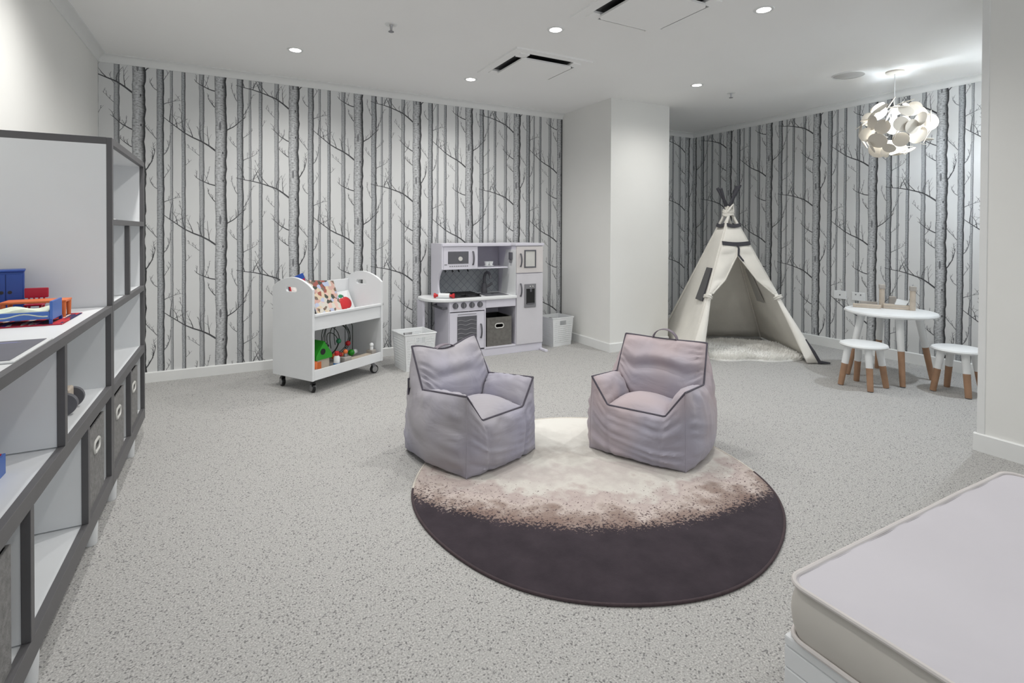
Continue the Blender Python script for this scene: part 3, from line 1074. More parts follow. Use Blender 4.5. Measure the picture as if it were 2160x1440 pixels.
# lower carcass
kb('side_panel', M_lav, KX0, KX0+.016, KY+.012, 4.68, .07, .52)
kb('divider', M_lav, 2.035, 2.048, KY+.004, 4.68, .07, .52)
kb('cubby_floor', M_lav, 2.048, 2.355, KY+.004, 4.68, .07, .084)
kb('back_panel', M_lav, KX0+.016, 2.355, 4.66, 4.68, .084, .52)
kb('cubby_rail', M_lav, 2.048, 2.355, KY, KY+.014, .445, .52)
kb('control_panel', M_lav, KX0+.002, 2.035, KY, KY+.014, .428, .52)
for i in range(4):
    x = 1.748+.0795*i
    k = kf('knob', M_dgrey, cyl, (x, KY-.0005, .482), (x, KY-.014, .482), .027, .024, n=28)
    kb('knob_grip', M_mgrey, x-.004, x+.004, KY-.021, KY-.0135, .462, .502, .001, parent=k)
od = kb('oven_door', M_lav, KX0+.006, 2.03, KY-.002, KY+.012, .085, .420, .002)
kb('oven_window', M_dgrey, 1.765, 1.955, KY-.005, KY-.0025, .115, .385, .004, parent=od)
for z in (.15, .19, .23, .27, .31, .345):
    kf('oven_rack', M_mgrey, tube, [(1.77+.18*i/10, KY-.0062, z+.006*math.sin(i*1.1)) for i in range(11)], .003, 6, parent=od)
kb('oven_trim', M_mgrey, 1.77, 1.95, KY-.0035, KY-.0022, .398, .404, .0005, parent=od)
def handle(parent, x, z0, z1, y, m=M_dgrey):
    n = 9
    return kf('handle', m, tube, [(x, y, z0)]+[(x, y-.012-.014*math.sin(PI*i/(n-1)), z0+(z1-z0)*i/(n-1)) for i in range(n)]+[(x, y, z1)], .0075, 8, parent=parent)
handle(od, 1.995, .182, .302, KY-.002)
# counter with rounded end
pts = [(2.358, 4.275), (2.358, 4.68), (1.60, 4.68)]
for k in range(1, 12):
    a = PI/2+PI/2*k/12
    pts.append((1.60+.10*math.cos(a), 4.58+.10*math.sin(a)))
pts.append((1.50, 4.55))
for k in range(1, 12):
    a = PI+PI/2*k/12
    pts.append((1.72+.22*math.cos(a), 4.495+.22*math.sin(a)))
pts.append((1.72, 4.275))
bm = bmesh.new()
f = bm.faces.new([bm.verts.new((x, y, .52)) for x, y in pts])
r = bmesh.ops.extrude_face_region(bm, geom=[f])
for g in r['geom']:
    if isinstance(g, bmesh.types.BMVert):
        g.co.z += .026
bmesh.ops.recalc_face_normals(bm, faces=bm.faces)
bm.transform(KM)
o = obj('counter', bm, M_plas, K)
md = o.modifiers.new('bevel', 'BEVEL')
md.width = .006
md.segments = 3
md.limit_method = 'ANGLE'
kb('counter_support', M_lav, 1.515, 1.535, 4.50, 4.66, 0, .52)
tr = kf('towel_rail', M_dgrey, tube, [(1.69, 4.62, .46), (1.655, 4.61, .455), (1.65, 4.48, .455), (1.655, 4.36, .455), (1.69, 4.35, .46)], .011, 8)
# cooktop, sink, tap
ck = kb('cooktop', M_black, 1.735, 2.02, 4.34, 4.58, .546, .556, .003)
for x in (1.80, 1.95):
    for y in (4.40, 4.52):
        kf('burner', M_dgrey, lathe, [(0, .556), (.04, .556), (.04, .562), (.03, .564), (0, .564)], 20, c=(x, y, 0), parent=ck)
for y in (4.36, 4.41, 4.46, 4.51, 4.56):
    kb('grate_bar', M_black, 1.745, 2.01, y-.004, y+.004, .564, .574, .001, parent=ck)
for x in (1.745, 1.875, 2.005):
    kb('grate_bar', M_black, x-.004, x+.004, 4.35, 4.57, .555, .572, .001, parent=ck)
sk = kb('sink', M_dgrey, 2.07, 2.31, 4.35, 4.57, .5465, .549, .002)
kb('basin', mat('sink basin', lin(104, 105, 110), .35), 2.085, 2.295, 4.365, 4.555, .549, .551, .004, parent=sk)
kf('drain', M_black, cyl, (2.19, 4.46, .5505), (2.19, 4.46, .553), .016, parent=sk)
tp = kf('tap', M_dgrey, lathe, [(0, .546), (.03, .546), (.027, .58), (.022, .64), (0, .645)], 20, c=(2.17, 4.60, 0))
kf('spout', M_dgrey, tube, [(2.17, 4.60, .62), (2.172, 4.60, .70)]+[(2.172, 4.57-.04*math.cos(PI*k/8)+.0, .715+.04*math.sin(PI*k/8)) for k in range(8, -1, -1)][::-1][:0] + [(2.175, 4.585, .735), (2.18, 4.555, .75), (2.185, 4.52, .74), (2.19, 4.505, .715), (2.19, 4.50, .69)], .014, 10, parent=tp)
kf('tap_lever', M_dgrey, tube, [(2.17, 4.60, .60), (2.21, 4.58, .615), (2.24, 4.565, .64)], .012, 8, parent=tp)
# backsplash and hutch
def tile_mat():
    m, nt, N, L, P = new_mat('diamond tile backsplash print')
    P.inputs['Roughness'].default_value = .4
    tc = N.new('ShaderNodeTexCoord')
    mp = N.new('ShaderNodeMapping')
    mp.inputs['Rotation'].default_value = (PI/2, 0, 0)
    L.new(tc.outputs['Object'], mp.inputs[0])
    mp2 = N.new('ShaderNodeMapping')
    mp2.inputs['Rotation'].default_value = (0, 0, PI/4)
    L.new(mp.outputs[0], mp2.inputs[0])
    b = N.new('ShaderNodeTexBrick')
    b.offset = 0
    b.inputs['Color1'].default_value = lin(150, 155, 160)
    b.inputs['Color2'].default_value = lin(158, 162, 166)
    b.inputs['Mortar'].default_value = lin(122, 126, 132)
    b.inputs['Scale'].default_value = 1
    b.inputs['Mortar Size'].default_value = .0025
    b.inputs['Brick Width'].default_value = .052
    b.inputs['Row Height'].default_value = .052
    L.new(mp2.outputs[0], b.inputs['Vector'])
    L.new(b.outputs[0], P.inputs['Base Color'])
    return m
kb('backsplash', tile_mat(), 1.672, 2.355, 4.665, 4.68, .546, .80)
bm = bmesh.new()
# curved left hutch side: plate x -> world y
prof = [(4.40, 1.03), (4.40, .80)]
for k in range(1, 12):
    a = k/12
    prof.append((4.40+.085*math.sin(PI*a)**.7+.03*a, .80-.254*a))
prof += [(4.43, .546), (4.68, .546), (4.68, 1.03)]
plate(bm, prof, [], .016, KM @ Matrix.Translation((1.672, 0, 0)) @ Matrix.Rotation(PI/2, 4, 'Z'))
obj('hutch_side', bm, M_lav, K)
kb('hutch_back', mat('hutch back panel', lin(176, 173, 184), .5), 1.672, 2.355, 4.665, 4.68, .80, 1.005)
kb('hutch_top', M_lav, 1.660, 2.36, 4.39, 4.68, 1.005, 1.03, .003)
kb('hutch_shelf', M_lav, 1.672, 2.33, 4.41, 4.665, .795, .808)
mw = kb('microwave_door', M_lav, 1.674, 2.005, 4.40, 4.412, .797, 1.003, .002)
kb('microwave_window', M_dgrey, 1.716, 1.916, 4.397, 4.3995, .848, .96, .004, parent=mw)
kf('microwave_dial', M_rim, cyl, (1.835, 4.3975, .893), (1.835, 4.392, .893), .02, n=24, parent=mw)
handle(mw, 1.960, .838, .955, 4.40)
for i in range(9):
    kb('button', M_mgrey, 1.73+.021*i, 1.744+.021*i, 4.398, 4.3998, .822, .831, .0004, parent=mw)
kb('display_strip', M_mgrey, 1.682, 1.706, 4.398, 4.3998, .838, .846, .0004, parent=mw)
kb('microwave_side', M_lav, 2.005, 2.015, 4.412, 4.665, .808, 1.005)
for x in (1.70, 1.77, 1.83, 1.92):
    kf('hook', M_black, tube, [(x, 4.43, .795), (x, 4.43, .783), (x, 4.418, .776), (x, 4.408, .782)], .006, 6)
bm = bmesh.new()
plate(bm, [(4.305, .546), (4.60, .546), (4.56, .80), (4.50, .97), (4.305, .97)], [], .004, KM @ Matrix.Translation((2.3595, 0, 0)) @ Matrix.Rotation(PI/2, 4, 'Z'))
obj('tapered_panel', bm, M_plas, K)
ph = kb('toy_phone', M_dgrey, 2.335, 2.355, 4.36, 4.41, .875, .945, .004)
kb('phone_cradle', M_mgrey, 2.342, 2.355, 4.37, 4.41, .845, .875, .003, parent=ph)
# fridge
kb('fridge_body', M_lav, 2.36, KX1, KY+.012, 4.68, .07, 1.008, .002)
kb('fridge_top', M_lav, 2.352, 2.664, KY-.008, 4.69, 1.008, 1.032, .004)
fd = kb('fridge_door', mat('fridge door', lin(206, 204, 209), .4, var=.012), 2.364, 2.652, KY-.004, KY+.0115, .078, .742, .002)
fu = kb('freezer_door', mat('freezer door', lin(212, 207, 206), .4, var=.012), 2.364, 2.652, KY-.004, KY+.0115, .752, 1.002, .002)
handle(fd, 2.405, .535, .648, KY-.004)
handle(fu, 2.404, .815, .93, KY-.004)
bm = bmesh.new()
plate(bm, [(2.444, .799), (2.572, .799), (2.572, .968), (2.444, .968)], [[(2.456, .811), (2.560, .811), (2.560, .956), (2.456, .956)]], .006, KM @ Matrix.Translation((0, KY-.0105, 0)))
obj('note_frame', bm, M_dgrey, fu)
kb('note_board', M_rim, 2.455, 2.561, KY-.0065, KY-.0045, .81, .957, .0005, parent=fu)
dp = kb('ice_dispenser', M_mgrey, 2.446, 2.572, KY-.012, KY-.0045, .421, .645, .004, parent=fd)
kb('dispenser_recess', M_black, 2.464, 2.556, KY-.0135, KY-.0122, .455, .60, .0005, parent=fd)
kb('dispenser_tray', M_dgrey, 2.47, 2.55, KY-.022, KY-.0136, .456, .464, .001, parent=fd)
kb('dispenser_spout', M_dgrey, 2.50, 2.52, KY-.022, KY-.0136, .57, .60, .002, parent=fd)
for x in (2.505, 2.535):
    kf('dispenser_button', M_rim, cyl, (x, KY-.012, .622), (x, KY-.016, .622), .006, n=12, parent=fd)
# things in and on the kitchen
fabric_box('brown grey felt storage box inside the play kitchen', (2.193, 4.46, .0845), .255, .29, .265, 0, M_felt2)
t = thing('rolling_pin', 'white toy rolling pin with red handles on the kitchen counter', 'rolling pin', (1.675, 4.37, .570), math.radians(-35))
part('roller', M_plas, t, cyl, (-.055, 0, 0), (.045, 0, 0), .0225, n=24, smooth=True)
for s in (-1, 1):
    part('handle', M_red, t, lathe, [(0, 0), (.012, .002), (.0105, .015), (.0215, .03), (.0215, .042), (0, .043)], 16, smooth=True, mx=Matrix.Translation((.045 if s > 0 else -.055, 0, 0)) @ Matrix.Rotation(s*PI/2, 4, 'Y'))
t = thing('toy_tea_set', 'white toy cups stacked on a saucer on the kitchen shelf', 'toy cups', (2.15, 4.46, .8085))
part('saucer', M_plas, t, lathe, [(0, 0), (.03, 0), (.05, .012), (.048, .014), (.028, .005), (0, .005)], 28, smooth=True)
for x in (-.02, .022):
    part('cup', M_plas, t, lathe, [(0, .0145), (.016, .0145), (.024, .05), (.022, .05), (.014, .017), (0, .017)], 24, smooth=True, c=(x, 0, 0))

# ---------------------------------------------------------------- baskets
def basket(label, loc, rotz, w_, d, h):
    t = thing('plastic_basket', label, 'basket', loc, rotz, 'white woven plastic baskets')
    tap = .86
    def wall(p, q, n_out, name, handle_hole):
        # a perforated tapered wall as strips between the top rim and the bottom
        bm = bmesh.new()
        P0, Q0 = Vector((p[0]*tap, p[1]*tap, .006)), Vector((q[0]*tap, q[1]*tap, .006))
        P1, Q1 = Vector((p[0], p[1], h)), Vector((q[0], q[1], h))
        def pt(u, v):
            return P0.lerp(Q0, u).lerp(P1.lerp(Q1, u), v)
        nn = Vector((n_out[0], n_out[1], 0))
        nu = 15
        nv = 11
        def slab(u0, u1, v0, v1, d0=.0, d1=.004):
            vs = [pt(u0, v0), pt(u1, v0), pt(u1, v1), pt(u0, v1)]
            A = [bm.verts.new(v-nn*d0) for v in vs]
            B_ = [bm.verts.new(v-nn*d1) for v in vs]
            bm.faces.new(A)
            bm.faces.new(B_[::-1])
            for i in range(4):
                bm.faces.new((A[i], B_[i], B_[(i+1) % 4], A[(i+1) % 4]))
        slab(0, 1, 0, .10)
        slab(0, 1, .90, 1)
        slab(0, .08, .10, .90)
        slab(.92, 1, .10, .90)
        for i in range(nu):
            u = .08+.84*(i+.5)/nu
            top = .90
            if handle_hole and .33 < u < .67:
                top = .70
            slab(u-.019, u+.019, .10, top, .0012, .0036)
        for j in range(nv):
            v = .10+.80*(j+.5)/nv
            if handle_hole and v > .70:
                slab(.08, .33, v-.022, v+.022, -.0004, .0024)
                slab(.67, .92, v-.022, v+.022, -.0004, .0024)
            else:
                slab(.08, .92, v-.022, v+.022, -.0004, .0024)
        if handle_hole:
            slab(.31, .69, .69, .74)
            slab(.31, .35, .70, .90)
            slab(.65, .69, .70, .90)
        bmesh.ops.recalc_face_normals(bm, faces=bm.faces)
        obj(name, bm, M_plas, t)
    hw, hd = w_/2, d/2
    wall((-hw, -hd), (hw, -hd), (0, -1), 'woven_side', True)
    wall((hw, -hd), (hw, hd), (1, 0), 'woven_side', False)
    wall((hw, hd), (-hw, hd), (0, 1), 'woven_side', True)
    wall((-hw, hd), (-hw, -hd), (-1, 0), 'woven_side', False)
    part('bottom', M_plas, t, box, -hw*tap, hw*tap, -hd*tap, hd*tap, 0, .006)
    bm = bmesh.new()
    tube(bm, [(-hw, -hd, h), (hw, -hd, h), (hw, hd, h), (-hw, hd, h)], .006, 8, closed=True)
    obj('rim', bm, M_plas, t, True)
basket('white woven plastic basket between the book trolley and the play kitchen', (1.355, 4.25, 0), math.radians(6), .28, .27, .30)
basket('white woven plastic basket between the play kitchen and the column', (2.915, 4.47, 0), math.radians(6), .27, .24, .28)

# ---------------------------------------------------------------- rug
RC, RR = (1.453, 1.932), .80
def rug_mat():
    m, nt, N, L, P = new_mat('moon photograph rug pile')
    P.inputs['Roughness'].default_value = .95
    tc = N.new('ShaderNodeTexCoord')
    sep = N.new('ShaderNodeSeparateXYZ')
    L.new(tc.outputs['Object'], sep.inputs[0])
    def math_(op, a, b=None, c=None):
        n = N.new('ShaderNodeMath')
        n.operation = op
        for i, x in enumerate((a, b, c)):
            if x is None:
                continue
            if isinstance(x, (int, float)):
                n.inputs[i].default_value = x
            else:
                L.new(x, n.inputs[i])
        return n.outputs[0]
    dx = math_('SUBTRACT', sep.outputs[0], .385)
    dy = math_('SUBTRACT', sep.outputs[1], .805)
    r = math_('SQRT', math_('ADD', math_('MULTIPLY', dx, dx), math_('MULTIPLY', dy, dy)))
    def nz(scale, detail=4, rough=.6, dist=0):
        n = N.new('ShaderNodeTexNoise')
        n.inputs['Scale'].default_value = scale
        n.inputs['Detail'].default_value = detail
        n.inputs['Roughness'].default_value = rough
        n.inputs['Distortion'].default_value = dist
        L.new(tc.outputs['Object'], n.inputs['Vector'])
        return n.outputs[0]
    fine = nz(85, 3, .7)
    mid = nz(9, 6, .65)
    big = nz(2.6, 4, .55, .5)
    crat = N.new('ShaderNodeTexVoronoi')
    crat.inputs['Scale'].default_value = 16
    L.new(tc.outputs['Object'], crat.inputs['Vector'])
    # signed distance inside the lit limb, perturbed
    sd = math_('SUBTRACT', 1.275, r)
    sd1 = math_('ADD', sd, math_('MULTIPLY', math_('SUBTRACT', fine, .5), .26))
    sd1 = math_('ADD', sd1, math_('MULTIPLY', math_('SUBTRACT', mid, .5), .06))
    lit = N.new('ShaderNodeValToRGB')
    lit.color_ramp.elements[0].position, lit.color_ramp.elements[0].color = .485, (0, 0, 0, 1)
    lit.color_ramp.elements[1].position, lit.color_ramp.elements[1].color = .51, (1, 1, 1, 1)
    L.new(math_('ADD', sd1, .5), lit.inputs[0])
    # moon colour: brown by the terminator, cream further in, with maria
    tone = math_('ADD', sd, math_('MULTIPLY', math_('SUBTRACT', big, .5), .55))
    tone = math_('ADD', tone, math_('MULTIPLY', math_('SUBTRACT', mid, .5), .34))
    tone = math_('ADD', tone, math_('MULTIPLY', math_('SUBTRACT', crat.outputs['Distance'], .35), .10))
    cr = N.new('ShaderNodeValToRGB')
    e = cr.color_ramp.elements
    e[0].position, e[0].color = 0, lin(132, 112, 104)
    e[1].position, e[1].color = 1, lin(222, 220, 214)
    for p, c in ((.08, lin(150, 134, 126)), (.16, lin(190, 178, 172)), (.24, lin(176, 162, 158)), (.33, lin(200, 196, 189)), (.45, lin(184, 176, 172)), (.55, lin(200, 197, 190)), (.68, lin(178, 173, 167)), (.8, lin(204, 202, 196))):
        k = e.new(p)
        k.color = c
    L.new(tone, cr.inputs[0])
    # dark flecks fading with distance from the terminator
    fl = math_('GREATER_THAN', math_('ADD', fine, math_('MULTIPLY', sd, .42)), .45)
    flr = N.new('ShaderNodeMix')
    flr.data_type = 'RGBA'
    flr.inputs[6].default_value = lin(92, 76, 76)
    L.new(fl, flr.inputs[0])
    L.new(cr.outputs[0], flr.inputs[7])
    dk = N.new('ShaderNodeValToRGB')
    dk.color_ramp.elements[0].position, dk.color_ramp.elements[0].color = .35, lin(42, 34, 41)
    dk.color_ramp.elements[1].position, dk.color_ramp.elements[1].color = .68, lin(56, 47, 54)
    L.new(mid, dk.inputs[0])
    mx = N.new('ShaderNodeMix')
    mx.data_type = 'RGBA'
    L.new(lit.outputs[0], mx.inputs[0])
    L.new(dk.outputs[0], mx.inputs[6])
    L.new(flr.outputs[2], mx.inputs[7])
    L.new(mx.outputs[2], P.inputs['Base Color'])
    bp = N.new('ShaderNodeBump')
    bp.inputs['Strength'].default_value = .3
    bp.inputs['Distance'].default_value = .003
    L.new(nz(240, 2), bp.inputs['Height'])
    L.new(bp.outputs[0], P.inputs['Normal'])
    return m
RG = thing('moon_rug', 'round rug printed with a half lit moon on a dark plum ground', 'rug', (RC[0], RC[1], 0))
def rug_r(a):
    return RR+.006*math.sin(3*a+1)+.004*math.sin(7*a)
bm = bmesh.new()
n = 128
prof = [(0, .010), (.5, .010), (.985, .010), (1, .006), (1, 0)]
rings = []
for s, z in prof:
    if s == 0:
        rings.append([bm.verts.new((0, 0, z))])
    else:
        rings.append([bm.verts.new((rug_r(2*PI*i/n)*s*math.cos(2*PI*i/n), rug_r(2*PI*i/n)*s*math.sin(2*PI*i/n), z)) for i in range(n)])
for A, B_ in zip(rings, rings[1:]):
    for i in range(n):
        if len(A) == 1:
            bm.faces.new((A[0], B_[i], B_[(i+1) % n]))
        else:
            bm.faces.new((A[i], B_[i], B_[(i+1) % n], A[(i+1) % n]))
bmesh.ops.recalc_face_normals(bm, faces=bm.faces)
obj('pile', bm, rug_mat(), RG, True)
bm = bmesh.new()
a0, a1 = math.radians(158), math.radians(338)
tube(bm, [(rug_r(a0+(a1-a0)*i/100)*math.cos(a0+(a1-a0)*i/100), rug_r(a0+(a1-a0)*i/100)*math.sin(a0+(a1-a0)*i/100), .0053) for i in range(101)], .0053, 8)
obj('binding', bm, mat('dark rug binding', lin(66, 54, 58), .9, var=.15, scale=90), RG, True)
bm = bmesh.new()
tube(bm, [(rug_r(a1+PI*i/100)*math.cos(a1+PI*i/100), rug_r(a1+PI*i/100)*math.sin(a1+PI*i/100), .0053) for i in range(101)], .0052, 8)
obj('binding', bm, mat('cream rug binding', lin(206, 200, 190), .9, var=.1, scale=90), RG, True)

# ---------------------------------------------------------------- beanbag chairs
def beanbag(label, loc, rotz, W, D, m, seed, foldamt=.012, tagside=0, sag=0):
    t = thing('beanbag_chair', label, 'beanbag', loc, rotz, 'beanbag chairs on the rug')
    V_ = Vector
    bFL, bFR, bBL, bBR = V_((-W, -D, 0)), V_((W, -D, 0)), V_((-W, D, 0)), V_((W, D, 0))
    AL, AR = V_((-W*.97, -D*.97, .375)), V_((W*.97, -D*.97, .375))
    SL_, SR = V_((-W*.60, -D*1.0, .245)), V_((W*.60, -D*1.0, .245))
    JL, JR = V_((-W*.97, D*.42, .335)), V_((W*.97, D*.42, .335))
    BL, BR = V_((-W*.93, D*.86, .535)), V_((W*.93, D*.86, .535))
    KL, KR = V_((-W*.60, D*.30, .225)), V_((W*.60, D*.30, .225))
    def poly(pts, n):
        """resample a polyline to n+1 points by length"""
        L_ = [0]
        for a, b in zip(pts, pts[1:]):
            L_.append(L_[-1]+(b-a).length)
        out = []
        for i in range(n+1):
            s = L_[-1]*i/n
            for k in range(len(pts)-1):
                if s <= L_[k+1]+1e-9:
                    out.append(pts[k].lerp(pts[k+1], (s-L_[k])/(L_[k+1]-L_[k])))
                    break
        return out
    def sagged(a, b, n, amt):
        return [a.lerp(b, i/n)+V_((0, 0, -amt*math.sin(PI*i/n)**2)) for i in range(n+1)]
    N_ = 40
    bm = bmesh.new()
    def patch(E0, E1, out, bulge, nv=30, wr=.012, pw=.6, seams=(), fold=0, low=1.0):
        """ruled surface between two resampled edges, bulged along out and gathered along its seams"""
        n = len(E0)-1
        g = []
        sid = seed*7.3+len(bm.verts)*.01
        for j in range(nv+1):
            v = j/nv
            row = []
            for i in range(n+1):
                u = i/n
                p = E0[i].lerp(E1[i], v)
                k = max(0, math.sin(PI*u)*math.sin(PI*v**low))
                q = p+out*bulge*k**pw
                if wr and 0 < i < n and 0 < j < nv:
                    w_ = 0
                    for su in (0, 1)+tuple(seams):
                        d = abs(u-su)
                        w_ += math.exp(-d/.14)*(.9-2.6*abs(noise.noise((sid+su*9, v*8+u*2.2, su))))*min(1, d*16)*.75
                    w_ += .7*math.exp(-(1-v)/.22)*(.9-2.6*abs(noise.noise((u*9+sid, 3, v*1.8))))*min(1, (1-v)*9)
                    w_ += .4*math.exp(-v/.12)*noise.noise((u*12+sid, 8, 0))
                    w_ += .35*noise.noise((u*4+sid, v*4, 5))
                    q = q+out*wr*2.0*w_*min(1, k*8)
                    for su in seams:
                        q = q-out*.010*math.exp(-((u-su)/.018)**2)*min(1, k*4)
                    if fold:
                        c_ = .30+.22*math.sin(PI*u)
                        q = q-out*fold*math.exp(-((v-c_)/.07)**2)*math.sin(PI*u)
                        q = q+out*fold*.7*math.exp(-((v-c_-.16)/.10)**2)*math.sin(PI*u)
                row.append(bm.verts.new(q))
            g.append(row)
        for j in range(nv):
            for i in range(n):
                bm.faces.new((g[j][i], g[j][i+1], g[j+1][i+1], g[j+1][i]))
    front_top = poly([AL, SL_, SR, AR], N_)
    left_top = poly([BL, JL, AL], N_)
    right_top = poly([AR, JR, BR], N_)
    back_top = sagged(BL, BR, N_, sag)
    patch(poly([bFL, bFR], N_), front_top, V_((0, -1, 0)), .050, seams=(.26, .74), low=.65)
    patch(poly([bBL, bFL], N_), left_top, V_((-1, 0, 0)), .07, low=.65)
    patch(poly([bFR, bBR], N_), right_top, V_((1, 0, 0)), .07, low=.65)
    patch(poly([bBL, bBR], N_), back_top, V_((0, 1, 0)), .06, low=.8)
    patch(poly([bFL, bFR], N_), poly([bBL, bBR], N_), V_((0, 0, 0)), 0, 4, 0)
    back_in = poly([JL, KL, KR, JR], N_)
    patch(back_in, back_top, V_((0, -.93, .35)), .055, wr=.012, fold=foldamt)
    patch(poly([KL, SL_], 24), poly([JL, AL], 24), V_((.6, 0, .8)), .045, 14, .008)
    patch(poly([SR, KR], 24), poly([AR, JR], 24), V_((-.6, 0, .8)), .045, 14, .008)
    patch(poly([SL_, SR], N_), poly([KL, KR], N_), V_((0, 0, 1)), .06, 20, .003, .6)
    bmesh.ops.remove_doubles(bm, verts=bm.verts, dist=.0008)
    bmesh.ops.recalc_face_normals(bm, faces=bm.faces)
    body = obj('body', bm, m, t, True, angle=75)
    # piping follows the seam lines
    def pipe(pts, r=.0048):
        bm = bmesh.new()
        tube(bm, pts, r, 8)
        obj('piping', bm, M_bagpipe, t, True)
    pipe(left_top)
    pipe(right_top)
    pipe(front_top)
    pipe(back_top)
    for a, b in ((bFL, AL), (bFR, AR)):
        bm = bmesh.new()
        tube(bm, [a.lerp(b, i/8) for i in range(9)], .0022, 8)
        obj('corner_seam', bm, m, t, True)
    # carry handle on the back's top edge
    bm = bmesh.new()
    mid = (BL+BR)/2
    hw = .068
    up = .062 if sag < .03 else .030
    ring = [V_((mid.x-hw*math.cos(PI*i/14), mid.y+.006, mid.z-sag-.01+up*math.sin(PI*i/14))) for i in range(15)]
    for s in (0, 1):
        pass
    vs = []
    for p in ring:
        vs.append([bm.verts.new(p+V_((0, dy, 0))) for dy in (-.016, .016)])
    for a, b in zip(vs, vs[1:]):
        bm.faces.new((a[0], a[1], b[1], b[0]))
    h = obj('carry_handle', bm, mat('handle webbing', lin(126, 118, 126), .85), t, True)
    h.modifiers.new('thick', 'SOLIDIFY').thickness = .004
    if tagside:
        bm = bmesh.new()
        box(bm, -W-.030, -W+.006, D*.72, D*.735, .30, .385)
        lb = obj('brand_tag', bm, M_bagpipe, t)
        bm = bmesh.new()
        box(bm, -W-.022, -W-.006, D*.719-.001, D*.72, .335, .375)
        obj('tag_print', bm, M_rim, lb)
    return t
beanbag('lavender grey beanbag chair with a slumped back, beside the book trolley', (1.10, 2.50, .011), math.radians(17.5), .235, .245, M_bag1, 3, tagside=1, sag=.045)
beanbag('grey beanbag chair coloured by pinkish light, with an upright back and loop handle, before the teepee', (1.985, 2.10, .011), math.radians(-63), .25, .235, M_bag2, 9, foldamt=.026, sag=.005)

# ---------------------------------------------------------------- teepee
FL, FR_, BR_, BL_ = Vector((3.585, 3.32, 0)), Vector((4.515, 2.77, 0)), Vector((5.065, 3.70, 0)), Vector((4.135, 4.25, 0))
AP = Vector((4.315, 3.525, 1.37))
TP = thing('teepee', 'off white canvas play teepee with charcoal pole tips and tied back door', 'teepee', (AP.x, AP.y, 0))
TO = Matrix.Translation((-AP.x, -AP.y, 0))
def pole_pt(foot, z):
    k = z/1.37
    rad = (foot-Vector((AP.x, AP.y, 0))).normalized()
    tgt = Vector((AP.x, AP.y, 1.37))+Vector((-rad.y, rad.x, 0))*.019
    return foot+(tgt-foot)*k
feet = [FL, FR_, BR_, BL_]
for i, ft in enumerate(feet):
    bm = bmesh.new()
    cyl(bm, pole_pt(ft, 0.002), pole_pt(ft, 1.40), .0135, n=14)
    bm.transform(TO)
    po = obj('pole', bm, M_rope, TP, True)
    bm = bmesh.new()
    cyl(bm, pole_pt(ft, 1.40), pole_pt(ft, (1.60, 1.585, 1.57, 1.60)[i]), .0145, n=14)
    bm.transform(TO)
    obj('pole_tip', bm, M_tape, po, True)
def canvas(name, quads, m=M_canvas, n=14, sagv=(0, 0, 0), amt=.0, seed=0, th=.003):
    bm = bmesh.new()
    for a, b, c, d in quads:
        g = []
        for j in range(n+1):
            row = []
            for i in range(n+1):
                u, v = i/n, j/n
                p = a.lerp(b, u).lerp(d.lerp(c, u), v)
                k = math.sin(PI*u)*math.sin(PI*v)
                p = p+Vector(sagv)*amt*k
                p = p+Vector(sagv)*.012*noise.noise((p.x*5+seed, p.y*5, p.z*4))*min(1, k*3)
                row.append(bm.verts.new(p))
            g.append(row)
        for j in range(n):
            for i in range(n):
                try:
                    bm.faces.new((g[j][i], g[j][i+1], g[j+1][i+1], g[j+1][i]))
                except ValueError:
                    pass
    bmesh.ops.remove_doubles(bm, verts=bm.verts, dist=.0005)
    bmesh.ops.recalc_face_normals(bm, faces=bm.faces)
    bm.transform(TO)
    o = obj(name, bm, m, TP, True, angle=80)
    o.modifiers.new('thick', 'SOLIDIFY').thickness = th
    return o
ZT = 1.215
z1 = .012
cen = Vector((AP.x, AP.y, .5))
def side(a, b, z=ZT):
    return (pole_pt(a, z1), pole_pt(b, z1), pole_pt(b, z), pole_pt(a, z))
nin = lambda a, b: ((cen-(a+b)/2)*Vector((1, 1, 0))).normalized()
canvas('canvas_side', [side(FL, BL_)], sagv=nin(FL, BL_), amt=.02, seed=1)
canvas('canvas_back', [side(BL_, BR_)], sagv=nin(BL_, BR_), amt=.02, seed=2)
canvas('canvas_side', [side(BR_, FR_)], sagv=nin(BR_, FR_), amt=.03, seed=3)
